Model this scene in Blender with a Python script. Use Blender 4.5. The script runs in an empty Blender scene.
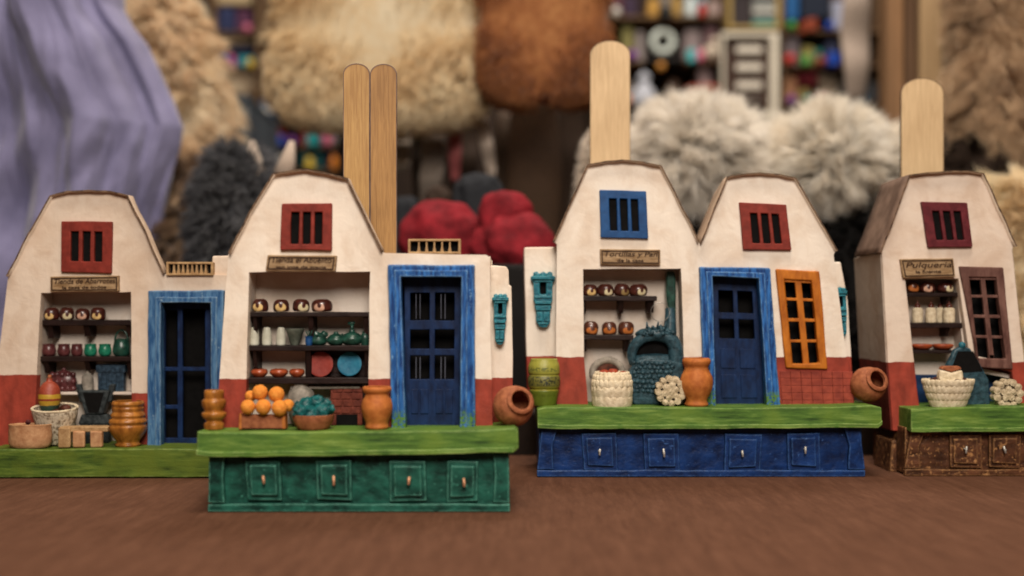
import bpy, bmesh, math, random
import numpy as np
from mathutils import Vector, noise
R = math.radians
S = bpy.context.scene
COL = S.collection
F, HZ, CX, CAMZ = 1200.0, 310.0, 512.0, 0.084      # focal length in px, horizon row, centre column, camera height

# ------------------------------------------------------------------ materials
def new_mat(name):
    m = bpy.data.materials.new(name); m.use_nodes = True
    nt = m.node_tree
    return m, nt, nt.nodes['Principled BSDF']
def nd(nt, typ, **kw):
    n = nt.nodes.new(typ)
    for k, v in kw.items():
        if k in n.inputs: n.inputs[k].default_value = v
        else: setattr(n, k, v)
    return n
def ramp(nt, fac, stops):
    r = nt.nodes.new('ShaderNodeValToRGB'); e = r.color_ramp.elements
    while len(e) < len(stops): e.new(0.5)
    for i, (p, c) in enumerate(stops):
        e[i].position = p; e[i].color = (*c, 1) if len(c) == 3 else c
    nt.links.new(fac, r.inputs[0]); return r
def mth(nt, op, a, b=None, c=None):
    n = nt.nodes.new('ShaderNodeMath'); n.operation = op
    for i, v in enumerate((a, b, c)):
        if v is None: continue
        if isinstance(v, (int, float)): n.inputs[i].default_value = v
        else: nt.links.new(v, n.inputs[i])
    return n.outputs[0]
def mixc(nt, fac, a, b, mode='MIX'):
    n = nt.nodes.new('ShaderNodeMix'); n.data_type = 'RGBA'; n.blend_type = mode
    for i, v in ((0, fac), (6, a), (7, b)):
        if isinstance(v, (int, float)): n.inputs[i].default_value = v
        elif isinstance(v, tuple): n.inputs[i].default_value = (*v[:3], 1)
        else: nt.links.new(v, n.inputs[i])
    return n.outputs[2]
def coords(nt, scale=(1, 1, 1), kind='Object', rot=(0, 0, 0)):
    t = nt.nodes.new('ShaderNodeTexCoord'); mp = nt.nodes.new('ShaderNodeMapping')
    nt.links.new(t.outputs[kind], mp.inputs[0]); mp.inputs['Scale'].default_value = scale
    mp.inputs['Rotation'].default_value = rot
    return mp.outputs[0]
def noi(nt, vec, scale, detail=4, rough=0.55, dist=0.0):
    n = nd(nt, 'ShaderNodeTexNoise', Scale=scale, Detail=detail, Roughness=rough, Distortion=dist)
    nt.links.new(vec, n.inputs['Vector']); return n.outputs[0]
def bump(nt, p, h, dist=0.0004, strength=0.6):
    b = nd(nt, 'ShaderNodeBump', Strength=strength, Distance=dist)
    nt.links.new(h, b.inputs['Height']); nt.links.new(b.outputs[0], p.inputs['Normal'])

def paint(name, dark, light, stretch=(1, 1, 1), scale=260, rough=0.6, bd=0.0004, bs=0.6, spot=None, lo=0.35, hi=0.68, coat=0.0, wear=None, spec=0.22):
    """hand painted clay or wood: brush variation between two tones, chips of a third"""
    m, nt, p = new_mat(name)
    v = coords(nt, stretch)
    n1 = noi(nt, v, scale, 5, 0.6)
    col = ramp(nt, n1, [(lo, dark), (hi, light)]).outputs[0]
    if spot:
        n2 = noi(nt, coords(nt), 420, 4, 0.7)
        st_ = 0.56 if name == 'brown_plinth' else 0.62
        k = ramp(nt, n2, [(st_, (0, 0, 0)), (st_ + .08, (1, 1, 1))]).outputs[0]
        col = mixc(nt, k, col, spot)
    if wear:
        bv = nt.nodes.new('ShaderNodeBevel'); bv.samples = 4; bv.inputs['Radius'].default_value = 0.0011
        ge = nt.nodes.new('ShaderNodeNewGeometry'); vm = nt.nodes.new('ShaderNodeVectorMath'); vm.operation = 'DOT_PRODUCT'
        nt.links.new(bv.outputs[0], vm.inputs[0]); nt.links.new(ge.outputs['Normal'], vm.inputs[1])
        e = ramp(nt, vm.outputs['Value'], [(0.93, (1, 1, 1)), (0.998, (0, 0, 0))]).outputs[0]
        e = mth(nt, 'MULTIPLY', e, ramp(nt, noi(nt, coords(nt), 300, 4, .7), [(0.36, (.15, .15, .15)), (0.58, (.95, .95, .95))]).outputs[0])
        col = mixc(nt, e, col, wear)
    nt.links.new(col, p.inputs['Base Color'])
    p.inputs['Roughness'].default_value = rough; p.inputs['Specular IOR Level'].default_value = spec
    if coat: p.inputs['Coat Weight'].default_value = coat; p.inputs['Coat Roughness'].default_value = 0.25
    n3 = noi(nt, v, scale * 2.2, 4, 0.6)
    bump(nt, p, mth(nt, 'ADD', n1, mth(nt, 'MULTIPLY', n3, 0.5)), bd, bs)
    return m

def plaster(name, zsplit=None, base=(0.80, 0.67, 0.54), red=(0.30, 0.045, 0.026), xstep=None, zsplit2=None):
    """cream clay wall; below a wavering line the red dado paint"""
    m, nt, p = new_mat(name)
    v = coords(nt)
    n1 = noi(nt, v, 45, 5, 0.6, 0.4)
    n2 = noi(nt, v, 500, 5, 0.65)
    n4 = noi(nt, coords(nt, (1, 1, 0.25)), 120, 4, 0.6)
    d = tuple(a * b for a, b in zip(base, (0.86, 0.80, 0.75)))
    col = ramp(nt, n1, [(0.36, d), (0.55, base)]).outputs[0]
    sm = ramp(nt, n4, [(0.60, (0, 0, 0)), (0.78, (0.42, 0.42, 0.42))]).outputs[0]
    col = mixc(nt, sm, col, tuple(a * b for a, b in zip(base, (0.76, 0.68, 0.60))))
    dirt = ramp(nt, noi(nt, v, 900, 3, 0.7), [(0.69, (0, 0, 0)), (0.76, (1, 1, 1))]).outputs[0]
    col = mixc(nt, mth(nt, 'MULTIPLY', dirt, 0.30), col, (0.25, 0.17, 0.11))
    if zsplit is not None:
        t = nt.nodes.new('ShaderNodeTexCoord'); sx = nt.nodes.new('ShaderNodeSeparateXYZ')
        nt.links.new(t.outputs['Object'], sx.inputs[0])
        zz = mth(nt, 'ADD', sx.outputs[2], mth(nt, 'MULTIPLY', mth(nt, 'SUBTRACT', noi(nt, v, 130, 2), 0.5), 0.0016))
        thr = zsplit
        if xstep is not None:
            thr = mth(nt, 'MULTIPLY_ADD', mth(nt, 'GREATER_THAN', sx.outputs[0], xstep), zsplit2 - zsplit, zsplit)
        k = mth(nt, 'LESS_THAN', zz, thr)
        rc = ramp(nt, noi(nt, coords(nt, (1, 1, 0.5)), 150, 5), [(0.3, tuple(c * 0.62 for c in red)), (0.7, tuple(c * 1.3 for c in red))]).outputs[0]
        col = mixc(nt, k, col, rc)
    nt.links.new(col, p.inputs['Base Color'])
    p.inputs['Roughness'].default_value = 0.62; p.inputs['Specular IOR Level'].default_value = 0.25
    n5 = noi(nt, v, 130, 4, 0.55, 0.5); n6 = noi(nt, coords(nt, (1, 1, .18), rot=(0, R(12), 0)), 420, 3)
    bump(nt, p, mth(nt, 'ADD', n5, mth(nt, 'ADD', mth(nt, 'MULTIPLY', n2, 0.22), mth(nt, 'MULTIPLY', n6, .25))), 0.0010, 0.38)
    return m

def plain(name, c, rough=0.6, metal=0.0, coat=0.0):
    m, nt, p = new_mat(name)
    v = coords(nt)
    n = noi(nt, v, 300, 4)
    nt.links.new(ramp(nt, n, [(0.3, tuple(x * 0.75 for x in c)), (0.7, tuple(min(1, x * 1.15) for x in c))]).outputs[0], p.inputs['Base Color'])
    p.inputs['Roughness'].default_value = rough; p.inputs['Metallic'].default_value = metal; p.inputs['Specular IOR Level'].default_value = 0.25
    if coat: p.inputs['Coat Weight'].default_value = coat; p.inputs['Coat Roughness'].default_value = 0.2
    bump(nt, p, n, 0.0003, 0.5)
    return m

M = {}
BLU, BLU2 = (0.005, 0.034, 0.15), (0.028, 0.15, 0.45)
M['blue_frame'] = paint('blue_frame', BLU, BLU2, (1.6, 1.6, 0.22), 420, 0.5, 0.0005, 0.7, spot=(0.16, 0.33, 0.55), lo=0.40, hi=0.62, wear=(0.20, 0.38, 0.60))
M['blue_pale'] = paint('blue_pale', (0.015, 0.07, 0.19), (0.085, 0.20, 0.36), (1.4, 1.4, 0.25), 330, 0.6, 0.0005, 0.7, spot=(0.22, 0.33, 0.42), lo=.40, hi=.62, wear=(0.24, 0.34, 0.42))
M['blue_door'] = paint('blue_door', (0.0025, 0.010, 0.042), (0.007, 0.029, 0.105), (1, 1, 0.4), 300, 0.5)
M['blue_window'] = paint('blue_window', (0.006, 0.045, 0.15), (0.014, 0.08, 0.24), (1, 1, 1), 200, 0.5, bs=0.3)
M['blue_plinth'] = paint('blue_plinth', (0.003, 0.012, 0.055), (0.009, 0.043, 0.18), (0.8, 1, 1), 150, 0.42, 0.0007, 0.9, spot=(0.045, 0.12, 0.34), wear=(0.07, 0.17, 0.42))
M['green_plinth'] = paint('green_plinth', (0.003, 0.026, 0.019), (0.018, 0.125, 0.088), (0.7, 1, 1), 170, 0.45, 0.0006, 0.8, spot=(0.06, 0.26, 0.19), wear=(0.14, 0.42, 0.32))
M['brown_plinth'] = paint('brown_plinth', (0.04, 0.015, 0.007), (0.14, 0.055, 0.026), (0.6, 1, 1), 220, 0.45, 0.0008, 0.9, spot=(0.40, 0.20, 0.08), wear=(0.42, 0.22, 0.09), coat=.1)
def grass(name, a, b, c):
    m, nt, p = new_mat(name)
    v = coords(nt, (0.10, 1, 0.8))
    n1 = noi(nt, v, 360, 6, 0.7, .3); n0 = noi(nt, coords(nt), 55, 3)
    col = ramp(nt, n1, [(0.3, a), (0.5, b), (0.72, c)]).outputs[0]
    col = mixc(nt, ramp(nt, n0, [(0.45, (0, 0, 0)), (0.65, (0.75, 0.75, 0.75))]).outputs[0], col, (b[0] * 1.6, b[1] * 1.25, b[2]))
    nt.links.new(col, p.inputs['Base Color']); p.inputs['Roughness'].default_value = 0.6; p.inputs['Specular IOR Level'].default_value = 0.25
    bv = nt.nodes.new('ShaderNodeBevel'); bv.samples = 4; bv.inputs['Radius'].default_value = 0.0012
    ge = nt.nodes.new('ShaderNodeNewGeometry'); vm = nt.nodes.new('ShaderNodeVectorMath'); vm.operation = 'DOT_PRODUCT'
    nt.links.new(bv.outputs[0], vm.inputs[0]); nt.links.new(ge.outputs['Normal'], vm.inputs[1])
    e = mth(nt, 'MULTIPLY', ramp(nt, vm.outputs['Value'], [(0.90, (1, 1, 1)), (0.998, (0, 0, 0))]).outputs[0], ramp(nt, noi(nt, coords(nt), 220, 4, .7), [(0.38, (0, 0, 0)), (0.6, (.8, .8, .8))]).outputs[0])
    nt.links.new(mixc(nt, e, col, (0.36, 0.46, 0.16)), p.inputs['Base Color'])
    bump(nt, p, mth(nt, 'ADD', n1, mth(nt, 'MULTIPLY', noi(nt, coords(nt), 900, 3), .4)), 0.0004, 0.55)
    return m
M['grass'] = grass('grass_paint', (0.018, 0.05, 0.008), (0.075, 0.165, 0.024), (0.24, 0.36, 0.08))
M['grass2'] = grass('grass_paint_old', (0.015, 0.035, 0.004), (0.07, 0.12, 0.014), (0.17, 0.23, 0.035))
M['red'] = paint('red_window', (0.15, 0.018, 0.011), (0.26, 0.034, 0.022), (1, 1, 1), 220, 0.55, bs=0.35)
M['maroon'] = paint('maroon_window', (0.08, 0.01, 0.014), (0.15, 0.022, 0.028), (1, 1, 1), 220, 0.5, bs=0.35)
M['orange'] = paint('orange_window', (0.34, 0.09, 0.008), (0.56, 0.18, 0.018), (1, 1, 0.4), 260, 0.5, bs=0.4)
M['brownwin'] = paint('brown_window', (0.085, 0.035, 0.028), (0.19, 0.095, 0.075), (1, 1, 0.3), 300, 0.5, bs=0.5)
M['shelf'] = paint('shelf_wood', (0.008, 0.0035, 0.003), (0.026, 0.012, 0.010), (0.3, 1, 1), 300, 0.45)
M['black'] = plain('opening_shade_black', (0.006, 0.0055, 0.0055), 0.95)  # flat black standing in for the unlit depth of openings
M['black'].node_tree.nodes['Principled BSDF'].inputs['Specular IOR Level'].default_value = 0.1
M['edge'] = paint('raw_clay_edge', (0.045, 0.025, 0.015), (0.22, 0.135, 0.08), (1, 1, 1), 420, 0.7)
M['roofout'] = paint('roof_clay', (0.34, 0.24, 0.17), (0.52, 0.40, 0.30), (1, 1, 1), 90, 0.7)
M['roofdark'] = paint('roof_clay_dark', (0.12, 0.075, 0.055), (0.24, 0.16, 0.12), (1, 1, 1), 90, 0.7)  # far right roof's shade put into its colour; plain dark on stick edges
M['sign'] = paint('sign_wood', (0.20, 0.115, 0.05), (0.44, 0.30, 0.17), (0.3, 1, 1), 420, 0.55)
M['signdark'] = paint('sign_burnt', (0.028, 0.011, 0.005), (0.06, 0.026, 0.012), (1, 1, 1), 300, 0.6)
M['signedge'] = paint('sign_frame', (0.10, 0.05, 0.02), (0.22, 0.13, 0.06), (1, 1, 1), 400, 0.6)
M['tan'] = paint('tan_clay', (0.30, 0.17, 0.075), (0.52, 0.34, 0.17), (1, 1, 1), 300, 0.6)
M['teal'] = paint('teal_glaze', (0.004, 0.055, 0.085), (0.022, 0.20, 0.27), (1, 1, 1), 400, 0.35, 0.0006, 0.8, coat=0.2, wear=(0.06, 0.34, 0.40))
M['terra'] = paint('terracotta', (0.36, 0.10, 0.022), (0.56, 0.19, 0.045), (1, 1, 1), 220, 0.62, 0.0004, 0.6)
M['terra2'] = paint('terracotta_dull', (0.22, 0.065, 0.028), (0.40, 0.14, 0.06), (1, 1, 1), 300, 0.7, 0.0006, 0.8)
M['terrapale'] = paint('terracotta_pale', (0.36, 0.17, 0.08), (0.55, 0.31, 0.16), (1, 1, 1), 260, 0.6)
M['ochre'] = paint('ochre_glaze', (0.20, 0.065, 0.010), (0.46, 0.18, 0.03), (1, 1, 0.4), 300, 0.4, coat=0.35)
M['orangefruit'] = paint('orange_fruit', (0.62, 0.19, 0.025), (0.82, 0.33, 0.055), (1, 1, 1), 500, 0.75, 0.0006, 0.9)
M['cream'] = paint('cream_clay', (0.58, 0.47, 0.31), (0.82, 0.71, 0.52), (1, 1, 1), 400, 0.65, 0.0007, 0.8)
M['creampat'] = paint('cream_woven', (0.24, 0.18, 0.12), (0.66, 0.57, 0.43), (1, 1, 0.7), 620, 0.65, 0.0007, 0.9, lo=0.40, hi=0.52)
M['white'] = paint('white_glaze', (0.46, 0.45, 0.36), (0.66, 0.65, 0.54), (1, 1, 1), 200, 0.35, coat=0.3)
M['brownglaze'] = paint('brown_glaze', (0.06, 0.012, 0.007), (0.13, 0.03, 0.016), (1, 1, 1), 300, 0.3, coat=0.5)
M['maroonglaze'] = paint('maroon_glaze', (0.05, 0.011, 0.012), (0.14, 0.04, 0.042), (1, 1, 1), 300, 0.35, coat=0.5)
M['greenglaze'] = paint('green_glaze', (0.006, 0.10, 0.055), (0.02, 0.24, 0.14), (1, 1, 1), 300, 0.35, coat=0.4)
M['darkgreen'] = paint('dark_green_glaze', (0.005, 0.025, 0.018), (0.02, 0.085, 0.06), (1, 1, 1), 400, 0.35, coat=0.5)
M['greygreen'] = paint('grey_green_glaze', (0.05, 0.06, 0.045), (0.13, 0.14, 0.11), (1, 1, 1), 300, 0.45)
M['redbowl'] = paint('red_bowl_glaze', (0.22, 0.035, 0.012), (0.42, 0.09, 0.03), (1, 1, 1), 300, 0.35, coat=0.5)
M['redplate'] = paint('red_plate', (0.22, 0.025, 0.018), (0.32, 0.045, 0.03), (1, 1, 1), 200, 0.5)
M['blueplate'] = paint('blue_plate', (0.008, 0.11, 0.20), (0.02, 0.20, 0.31), (1, 1, 1), 200, 0.45)
M['tealfruit'] = paint('teal_fruit', (0.003, 0.04, 0.045), (0.012, 0.17, 0.17), (1, 1, 1), 300, 0.5, coat=0.12)
M['charcoal'] = paint('charcoal_clay', (0.012, 0.016, 0.018), (0.045, 0.055, 0.058), (1, 1, 1), 300, 0.55, 0.0007, 0.9)
M['stoneblue'] = paint('blue_grey_clay', (0.008, 0.026, 0.036), (0.035, 0.09, 0.12), (1, 1, 1), 400, 0.5, 0.0008, 0.9, coat=0.2)
M['bluebox'] = paint('blue_black_box', (0.008, 0.018, 0.032), (0.045, 0.085, 0.13), (1, 1, 1), 500, 0.4, coat=0.3)
M['greyclay'] = paint('grey_clay', (0.17, 0.15, 0.125), (0.36, 0.32, 0.27), (1, 1, 1), 300, 0.7)
M['brick'] = paint('brick_red', (0.09, 0.018, 0.012), (0.22, 0.05, 0.03), (1, 1, 1), 300, 0.7)
M['straw'] = paint('firewood_ends', (0.40, 0.31, 0.19), (0.72, 0.60, 0.42), (1, 1, 1), 600, 0.7, 0.0007, 0.9)
M['darkbread'] = paint('brown_rolls', (0.035, 0.01, 0.006), (0.15, 0.045, 0.025), (1, 1, 1), 400, 0.5, 0.0006, 0.8)
M['yellow'] = plain('yellow_paint', (0.60, 0.36, 0.03), 0.5)
M['jarred'] = paint('jar_red', (0.26, 0.04, 0.02), (0.40, 0.075, 0.03), (1, 1, 1), 250, 0.5)
M['lead'] = plain('dull_wire', (0.35, 0.33, 0.30), 0.35, 0.8)
M['rod'] = plain('door_rod', (0.07, 0.075, 0.10), 0.5)
M['hook'] = plain('copper_hook', (0.62, 0.32, 0.18), 0.4, 0.2)
M['hookpale'] = plain('pale_hook', (0.50, 0.48, 0.44), 0.35, 0.3)
M['bluedado'] = paint('blue_dado', (0.006, 0.02, 0.065), (0.012, 0.045, 0.13), (1, 1, 1), 200, 0.5)

def spotted(name, base, mark, a=0.0022, b=0.0017, zc=0.0018, notch=True, off=0.0):
    """dark glazed pot with one pale crescent brushed on its front"""
    m, nt, p = new_mat(name)
    t = nt.nodes.new('ShaderNodeTexCoord'); sx = nt.nodes.new('ShaderNodeSeparateXYZ')
    nt.links.new(t.outputs['Object'], sx.inputs[0])
    x, y, z = sx.outputs
    def ell(cx, cz, ra, rb):
        return mth(nt, 'ADD', mth(nt, 'POWER', mth(nt, 'ABSOLUTE', mth(nt, 'DIVIDE', mth(nt, 'SUBTRACT', x, cx), ra)), 2.4),
                   mth(nt, 'POWER', mth(nt, 'ABSOLUTE', mth(nt, 'DIVIDE', mth(nt, 'SUBTRACT', z, cz), rb)), 2.4))
    nz = mth(nt, 'MULTIPLY', mth(nt, 'SUBTRACT', noi(nt, coords(nt), 900, 3), 0.5), 0.6)
    k = mth(nt, 'LESS_THAN', mth(nt, 'ADD', ell(off, zc, a, b), nz), 1.0)
    if notch:
        k = mth(nt, 'MULTIPLY', k, mth(nt, 'GREATER_THAN', ell(off + a * 0.05, zc + b * 0.95, a * 0.40, b * 1.1), 1.0))
    k = mth(nt, 'MULTIPLY', k, mth(nt, 'LESS_THAN', y, 0.0))
    bc = ramp(nt, noi(nt, coords(nt), 400, 4), [(0.3, tuple(c * 0.6 for c in base)), (0.7, tuple(c * 1.5 for c in base))]).outputs[0]
    mc = ramp(nt, noi(nt, coords(nt), 500, 3), [(0.3, tuple(c * 0.65 for c in mark)), (0.65, mark)]).outputs[0]
    nt.links.new(mixc(nt, k, bc, mc), p.inputs['Base Color'])
    p.inputs['Roughness'].default_value = 0.35; p.inputs['Coat Weight'].default_value = 0.4
    return m
M['spot_yellow'] = spotted('spot_yellow', (0.055, 0.012, 0.008), (0.90, 0.62, 0.26))
M['spot_pink'] = spotted('spot_pink', (0.055, 0.012, 0.008), (0.80, 0.48, 0.34))
M['spot_cream'] = spotted('spot_cream', (0.055, 0.012, 0.008), (0.85, 0.74, 0.46), off=0.0008)
M['spot_olive'] = spotted('spot_olive', (0.055, 0.012, 0.008), (0.34, 0.23, 0.09), off=0.0012)
M['spot_orange'] = spotted('spot_orange', (0.07, 0.02, 0.01), (0.52, 0.16, 0.035), 0.0030, 0.0017, 0.0022, True, 0.0004)

def banded(name, cols, edges, rough=0.5, pattern=None):
    """horizontal bands by height (object z)"""
    m, nt, p = new_mat(name)
    t = nt.nodes.new('ShaderNodeTexCoord'); sx = nt.nodes.new('ShaderNodeSeparateXYZ')
    nt.links.new(t.outputs['Object'], sx.inputs[0])
    v = coords(nt)
    z = mth(nt, 'ADD', sx.outputs[2], mth(nt, 'MULTIPLY', mth(nt, 'SUBTRACT', noi(nt, v, 300, 2), 0.5), 0.0007))
    col = cols[0]
    for e, c in zip(edges, cols[1:]):
        col = mixc(nt, mth(nt, 'GREATER_THAN', z, e), col, c)
    if pattern:
        pk = ramp(nt, noi(nt, v, 900, 3, 0.6), [(0.50, (0, 0, 0)), (0.54, (1, 1, 1))]).outputs[0]
        for lo, hi, c in pattern:
            kk = mth(nt, 'MULTIPLY', mth(nt, 'MULTIPLY', mth(nt, 'GREATER_THAN', z, lo), mth(nt, 'LESS_THAN', z, hi)), pk)
            col = mixc(nt, kk, col, c)
    col = mixc(nt, 0.35, col, ramp(nt, noi(nt, v, 260, 5), [(0.3, (0.35, 0.35, 0.35)), (0.7, (1, 1, 1))]).outputs[0], 'MULTIPLY')
    nt.links.new(col, p.inputs['Base Color']); p.inputs['Roughness'].default_value = rough
    bump(nt, p, noi(nt, v, 600, 4), 0.0004, 0.6)
    return m

# ------------------------------------------------------------------ mesh helpers
rng = random.Random(7)
def link(name, bm_or_me, mat, parent=None, smooth=False, bevel=0.0, seg=2, ang=40):
    if isinstance(bm_or_me, bmesh.types.BMesh):
        me = bpy.data.meshes.new(name)
        bmesh.ops.recalc_face_normals(bm_or_me, faces=bm_or_me.faces)
        bm_or_me.to_mesh(me); bm_or_me.free()
    else: me = bm_or_me
    for m in (mat if isinstance(mat, (list, tuple)) else [mat]): me.materials.append(m)
    o = bpy.data.objects.new(name, me); COL.objects.link(o)
    if parent is not None: o.parent = parent
    if smooth:
        me.shade_smooth()
    if bevel:
        b = o.modifiers.new('bevel', 'BEVEL'); b.width = bevel; b.segments = seg; b.limit_method = 'ANGLE'; b.angle_limit = R(ang); b.harden_normals = True
        me.shade_smooth()
        try: me.set_sharp_from_angle(angle=R(50))
        except Exception: pass
    return o
def tag(o, label=None, cat=None, group=None, kind=None):
    if label: o['label'] = label
    if cat: o['category'] = cat
    if group: o['group'] = group
    if kind: o['kind'] = kind
    return o
def empty(name, loc, label, cat, group=None):
    o = bpy.data.objects.new(name, None); COL.objects.link(o); o.location = loc
    o.empty_display_size = 0.01
    return tag(o, label, cat, group)

def resample(pts, step, amp, seed):
    out = []
    n = len(pts)
    for i in range(n):
        a, b = Vector(pts[i]), Vector(pts[(i + 1) % n])
        L = (b - a).length
        k = max(1, int(L / step))
        t = (b - a).normalized() if L > 1e-9 else Vector((1, 0))
        nrm = Vector((-t.y, t.x))
        for j in range(k):
            q = a.lerp(b, j / k)
            w = noise.noise(Vector((q.x * 90, q.y * 90, seed * 3.7))) * amp
            out.append(q + nrm * w + t * (w * 0.3 if j else 0))
    return out
class Frame:
    """house frame: local x to the right, y back from the facade, z up from the table"""
    def __init__(s, Y0, pxc): s.Y0 = Y0; s.x0 = (pxc - CX) / F * Y0; s.seed = int(Y0 * 1000 + pxc)
    def u(s, px, d=0.0): return (px - CX) / F * (s.Y0 + d) - s.x0
    def z(s, py, d=0.0): return CAMZ - (py - HZ) / F * (s.Y0 + d)
    def p(s, px, py, d=0.0): return Vector((s.u(px, d), s.z(py, d)))
    def s_(s, d=0.0): return (s.Y0 + d) / F
    def world(s, x, d, z): return Vector((s.x0 + x, s.Y0 + d, z))

def add_prism(bm, outer, d0, d1, holes=(), matf=0, matb=0):
    """2-D loops (x,z) -> slab between y=d0 and y=d1"""
    es = []
    for loop in [outer, *holes]:
        vs = [bm.verts.new((q[0], d0, q[1])) for q in loop]
        es += [bm.edges.new((vs[i], vs[(i + 1) % len(vs)])) for i in range(len(vs))]
    if holes:
        g = bmesh.ops.triangle_fill(bm, use_beauty=True, use_dissolve=False, edges=es)
        fs = [f for f in g['geom'] if isinstance(f, bmesh.types.BMFace)]
    else:
        fs = [bm.faces.new(vs)]
    g = bmesh.ops.extrude_face_region(bm, geom=fs)
    nv = [e for e in g['geom'] if isinstance(e, bmesh.types.BMVert)]
    for v in nv: v.co.y = d1
    for f in fs: f.material_index = matf
    return bm
def loop(fr, pts, d=0.0, amp=0.00025, step=0.004):
    return resample([fr.p(x, y, d) for x, y in pts], step, amp, fr.seed)
def rect(x0, y0, x1, y1): return [(x0, y0), (x1, y0), (x1, y1), (x0, y1)]
def prism(fr, name, outer, d0, d1, mat, parent, holes=(), ref=None, bevel=0.0006, amp=0.00025, step=0.004):
    r = d0 if ref is None else ref
    bm = bmesh.new()
    add_prism(bm, loop(fr, outer, r, amp, step), d0, d1, [loop(fr, h, r, amp, step) for h in holes])
    return link(name, bm, mat, parent, bevel=bevel)

def add_lathe(bm, prof, seg=28, c=(0, 0, 0), cap=True, wob=0.0, seed=0):
    rings = []
    for r, z in prof:
        ring = []
        for i in range(seg):
            a = 2 * math.pi * i / seg
            k = 1 + wob * noise.noise(Vector((math.cos(a) * 1.5, math.sin(a) * 1.5, z * 300 + seed)))
            ring.append(bm.verts.new((c[0] + r * k * math.cos(a), c[1] + r * k * math.sin(a), c[2] + z)))
        rings.append(ring)
    for a, b in zip(rings, rings[1:]):
        for i in range(seg):
            bm.faces.new((a[i], a[(i + 1) % seg], b[(i + 1) % seg], b[i]))
    if cap:
        bm.faces.new(rings[0][::-1]); bm.faces.new(rings[-1])
    return bm
def smooth_prof(p, n=4):
    """Catmull-Rom through the profile"""
    out = []
    for i in range(len(p) - 1):
        p0, p1, p2, p3 = p[max(i - 1, 0)], p[i], p[i + 1], p[min(i + 2, len(p) - 1)]
        for j in range(n):
            t = j / n
            out.append(tuple(0.5 * ((2 * p1[k]) + (-p0[k] + p2[k]) * t + (2 * p0[k] - 5 * p1[k] + 4 * p2[k] - p3[k]) * t * t + (-p0[k] + 3 * p1[k] - 3 * p2[k] + p3[k]) * t ** 3) for k in (0, 1)))
    out.append(p[-1]); return [(max(a, 1e-5), b) for a, b in out]
def hollow(prof, t):
    """outer profile bottom->rim, then down the inside"""
    inner = [(max(r - t, 1e-4), z) for r, z in prof if z > t * 1.5][::-1]
    return prof + [(prof[-1][0] - t * 0.5, prof[-1][1] + t * 0.25)] + inner + [(1e-4, max(t * 1.5, inner[-1][1]))]
def add_tube(bm, pts, r, seg=8, r2=None):
    pts = [Vector(p) for p in pts]; n = len(pts); rings = []
    for i, p in enumerate(pts):
        t = (pts[min(i + 1, n - 1)] - pts[max(i - 1, 0)]).normalized()
        up = Vector((0, 1, 0)) if abs(t.y) < 0.9 else Vector((1, 0, 0))
        a = t.cross(up).normalized(); b = t.cross(a)
        rr = r if r2 is None else r + (r2 - r) * i / (n - 1)
        rings.append([bm.verts.new(p + (a * math.cos(2 * math.pi * k / seg) + b * math.sin(2 * math.pi * k / seg)) * rr) for k in range(seg)])
    for x, y in zip(rings, rings[1:]):
        for k in range(seg): bm.faces.new((x[k], x[(k + 1) % seg], y[(k + 1) % seg], y[k]))
    bm.faces.new(rings[0][::-1]); bm.faces.new(rings[-1]); return bm
def add_ball(bm, c, r, sub=3, rough=0.0, seed=0, sq=(1, 1, 1)):
    g = bmesh.ops.create_icosphere(bm, subdivisions=sub, radius=1.0)
    for v in g['verts']:
        n = v.co.normalized()
        k = 1 + rough * noise.noise(n * 2.2 + Vector((seed, seed * 1.3, 0)))
        v.co = Vector(c) + Vector((n.x * r * k * sq[0], n.y * r * k * sq[1], n.z * r * k * sq[2]))
    return bm
def add_box(bm, x0, x1, y0, y1, z0, z1, j=0.0, rg=rng):
    vs = [bm.verts.new((x + rg.uniform(-j, j), y + rg.uniform(-j, j), z + rg.uniform(-j, j))) for x in (x0, x1) for y in (y0, y1) for z in (z0, z1)]
    for f in ((0, 1, 3, 2), (4, 6, 7, 5), (0, 4, 5, 1), (2, 3, 7, 6), (0, 2, 6, 4), (1, 5, 7, 3)): bm.faces.new([vs[i] for i in f])
    return bm

# ------------------------------------------------------------------ house builder
PLAT_D, PL_D = -0.0190, -0.0120
def offset_strip(fr, pts, dx, ref=0.0):
    """strip along a slanted wall edge, dx px thick towards the inside"""
    return pts + [(x + dx, y) for x, y in reversed(pts)]

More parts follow.
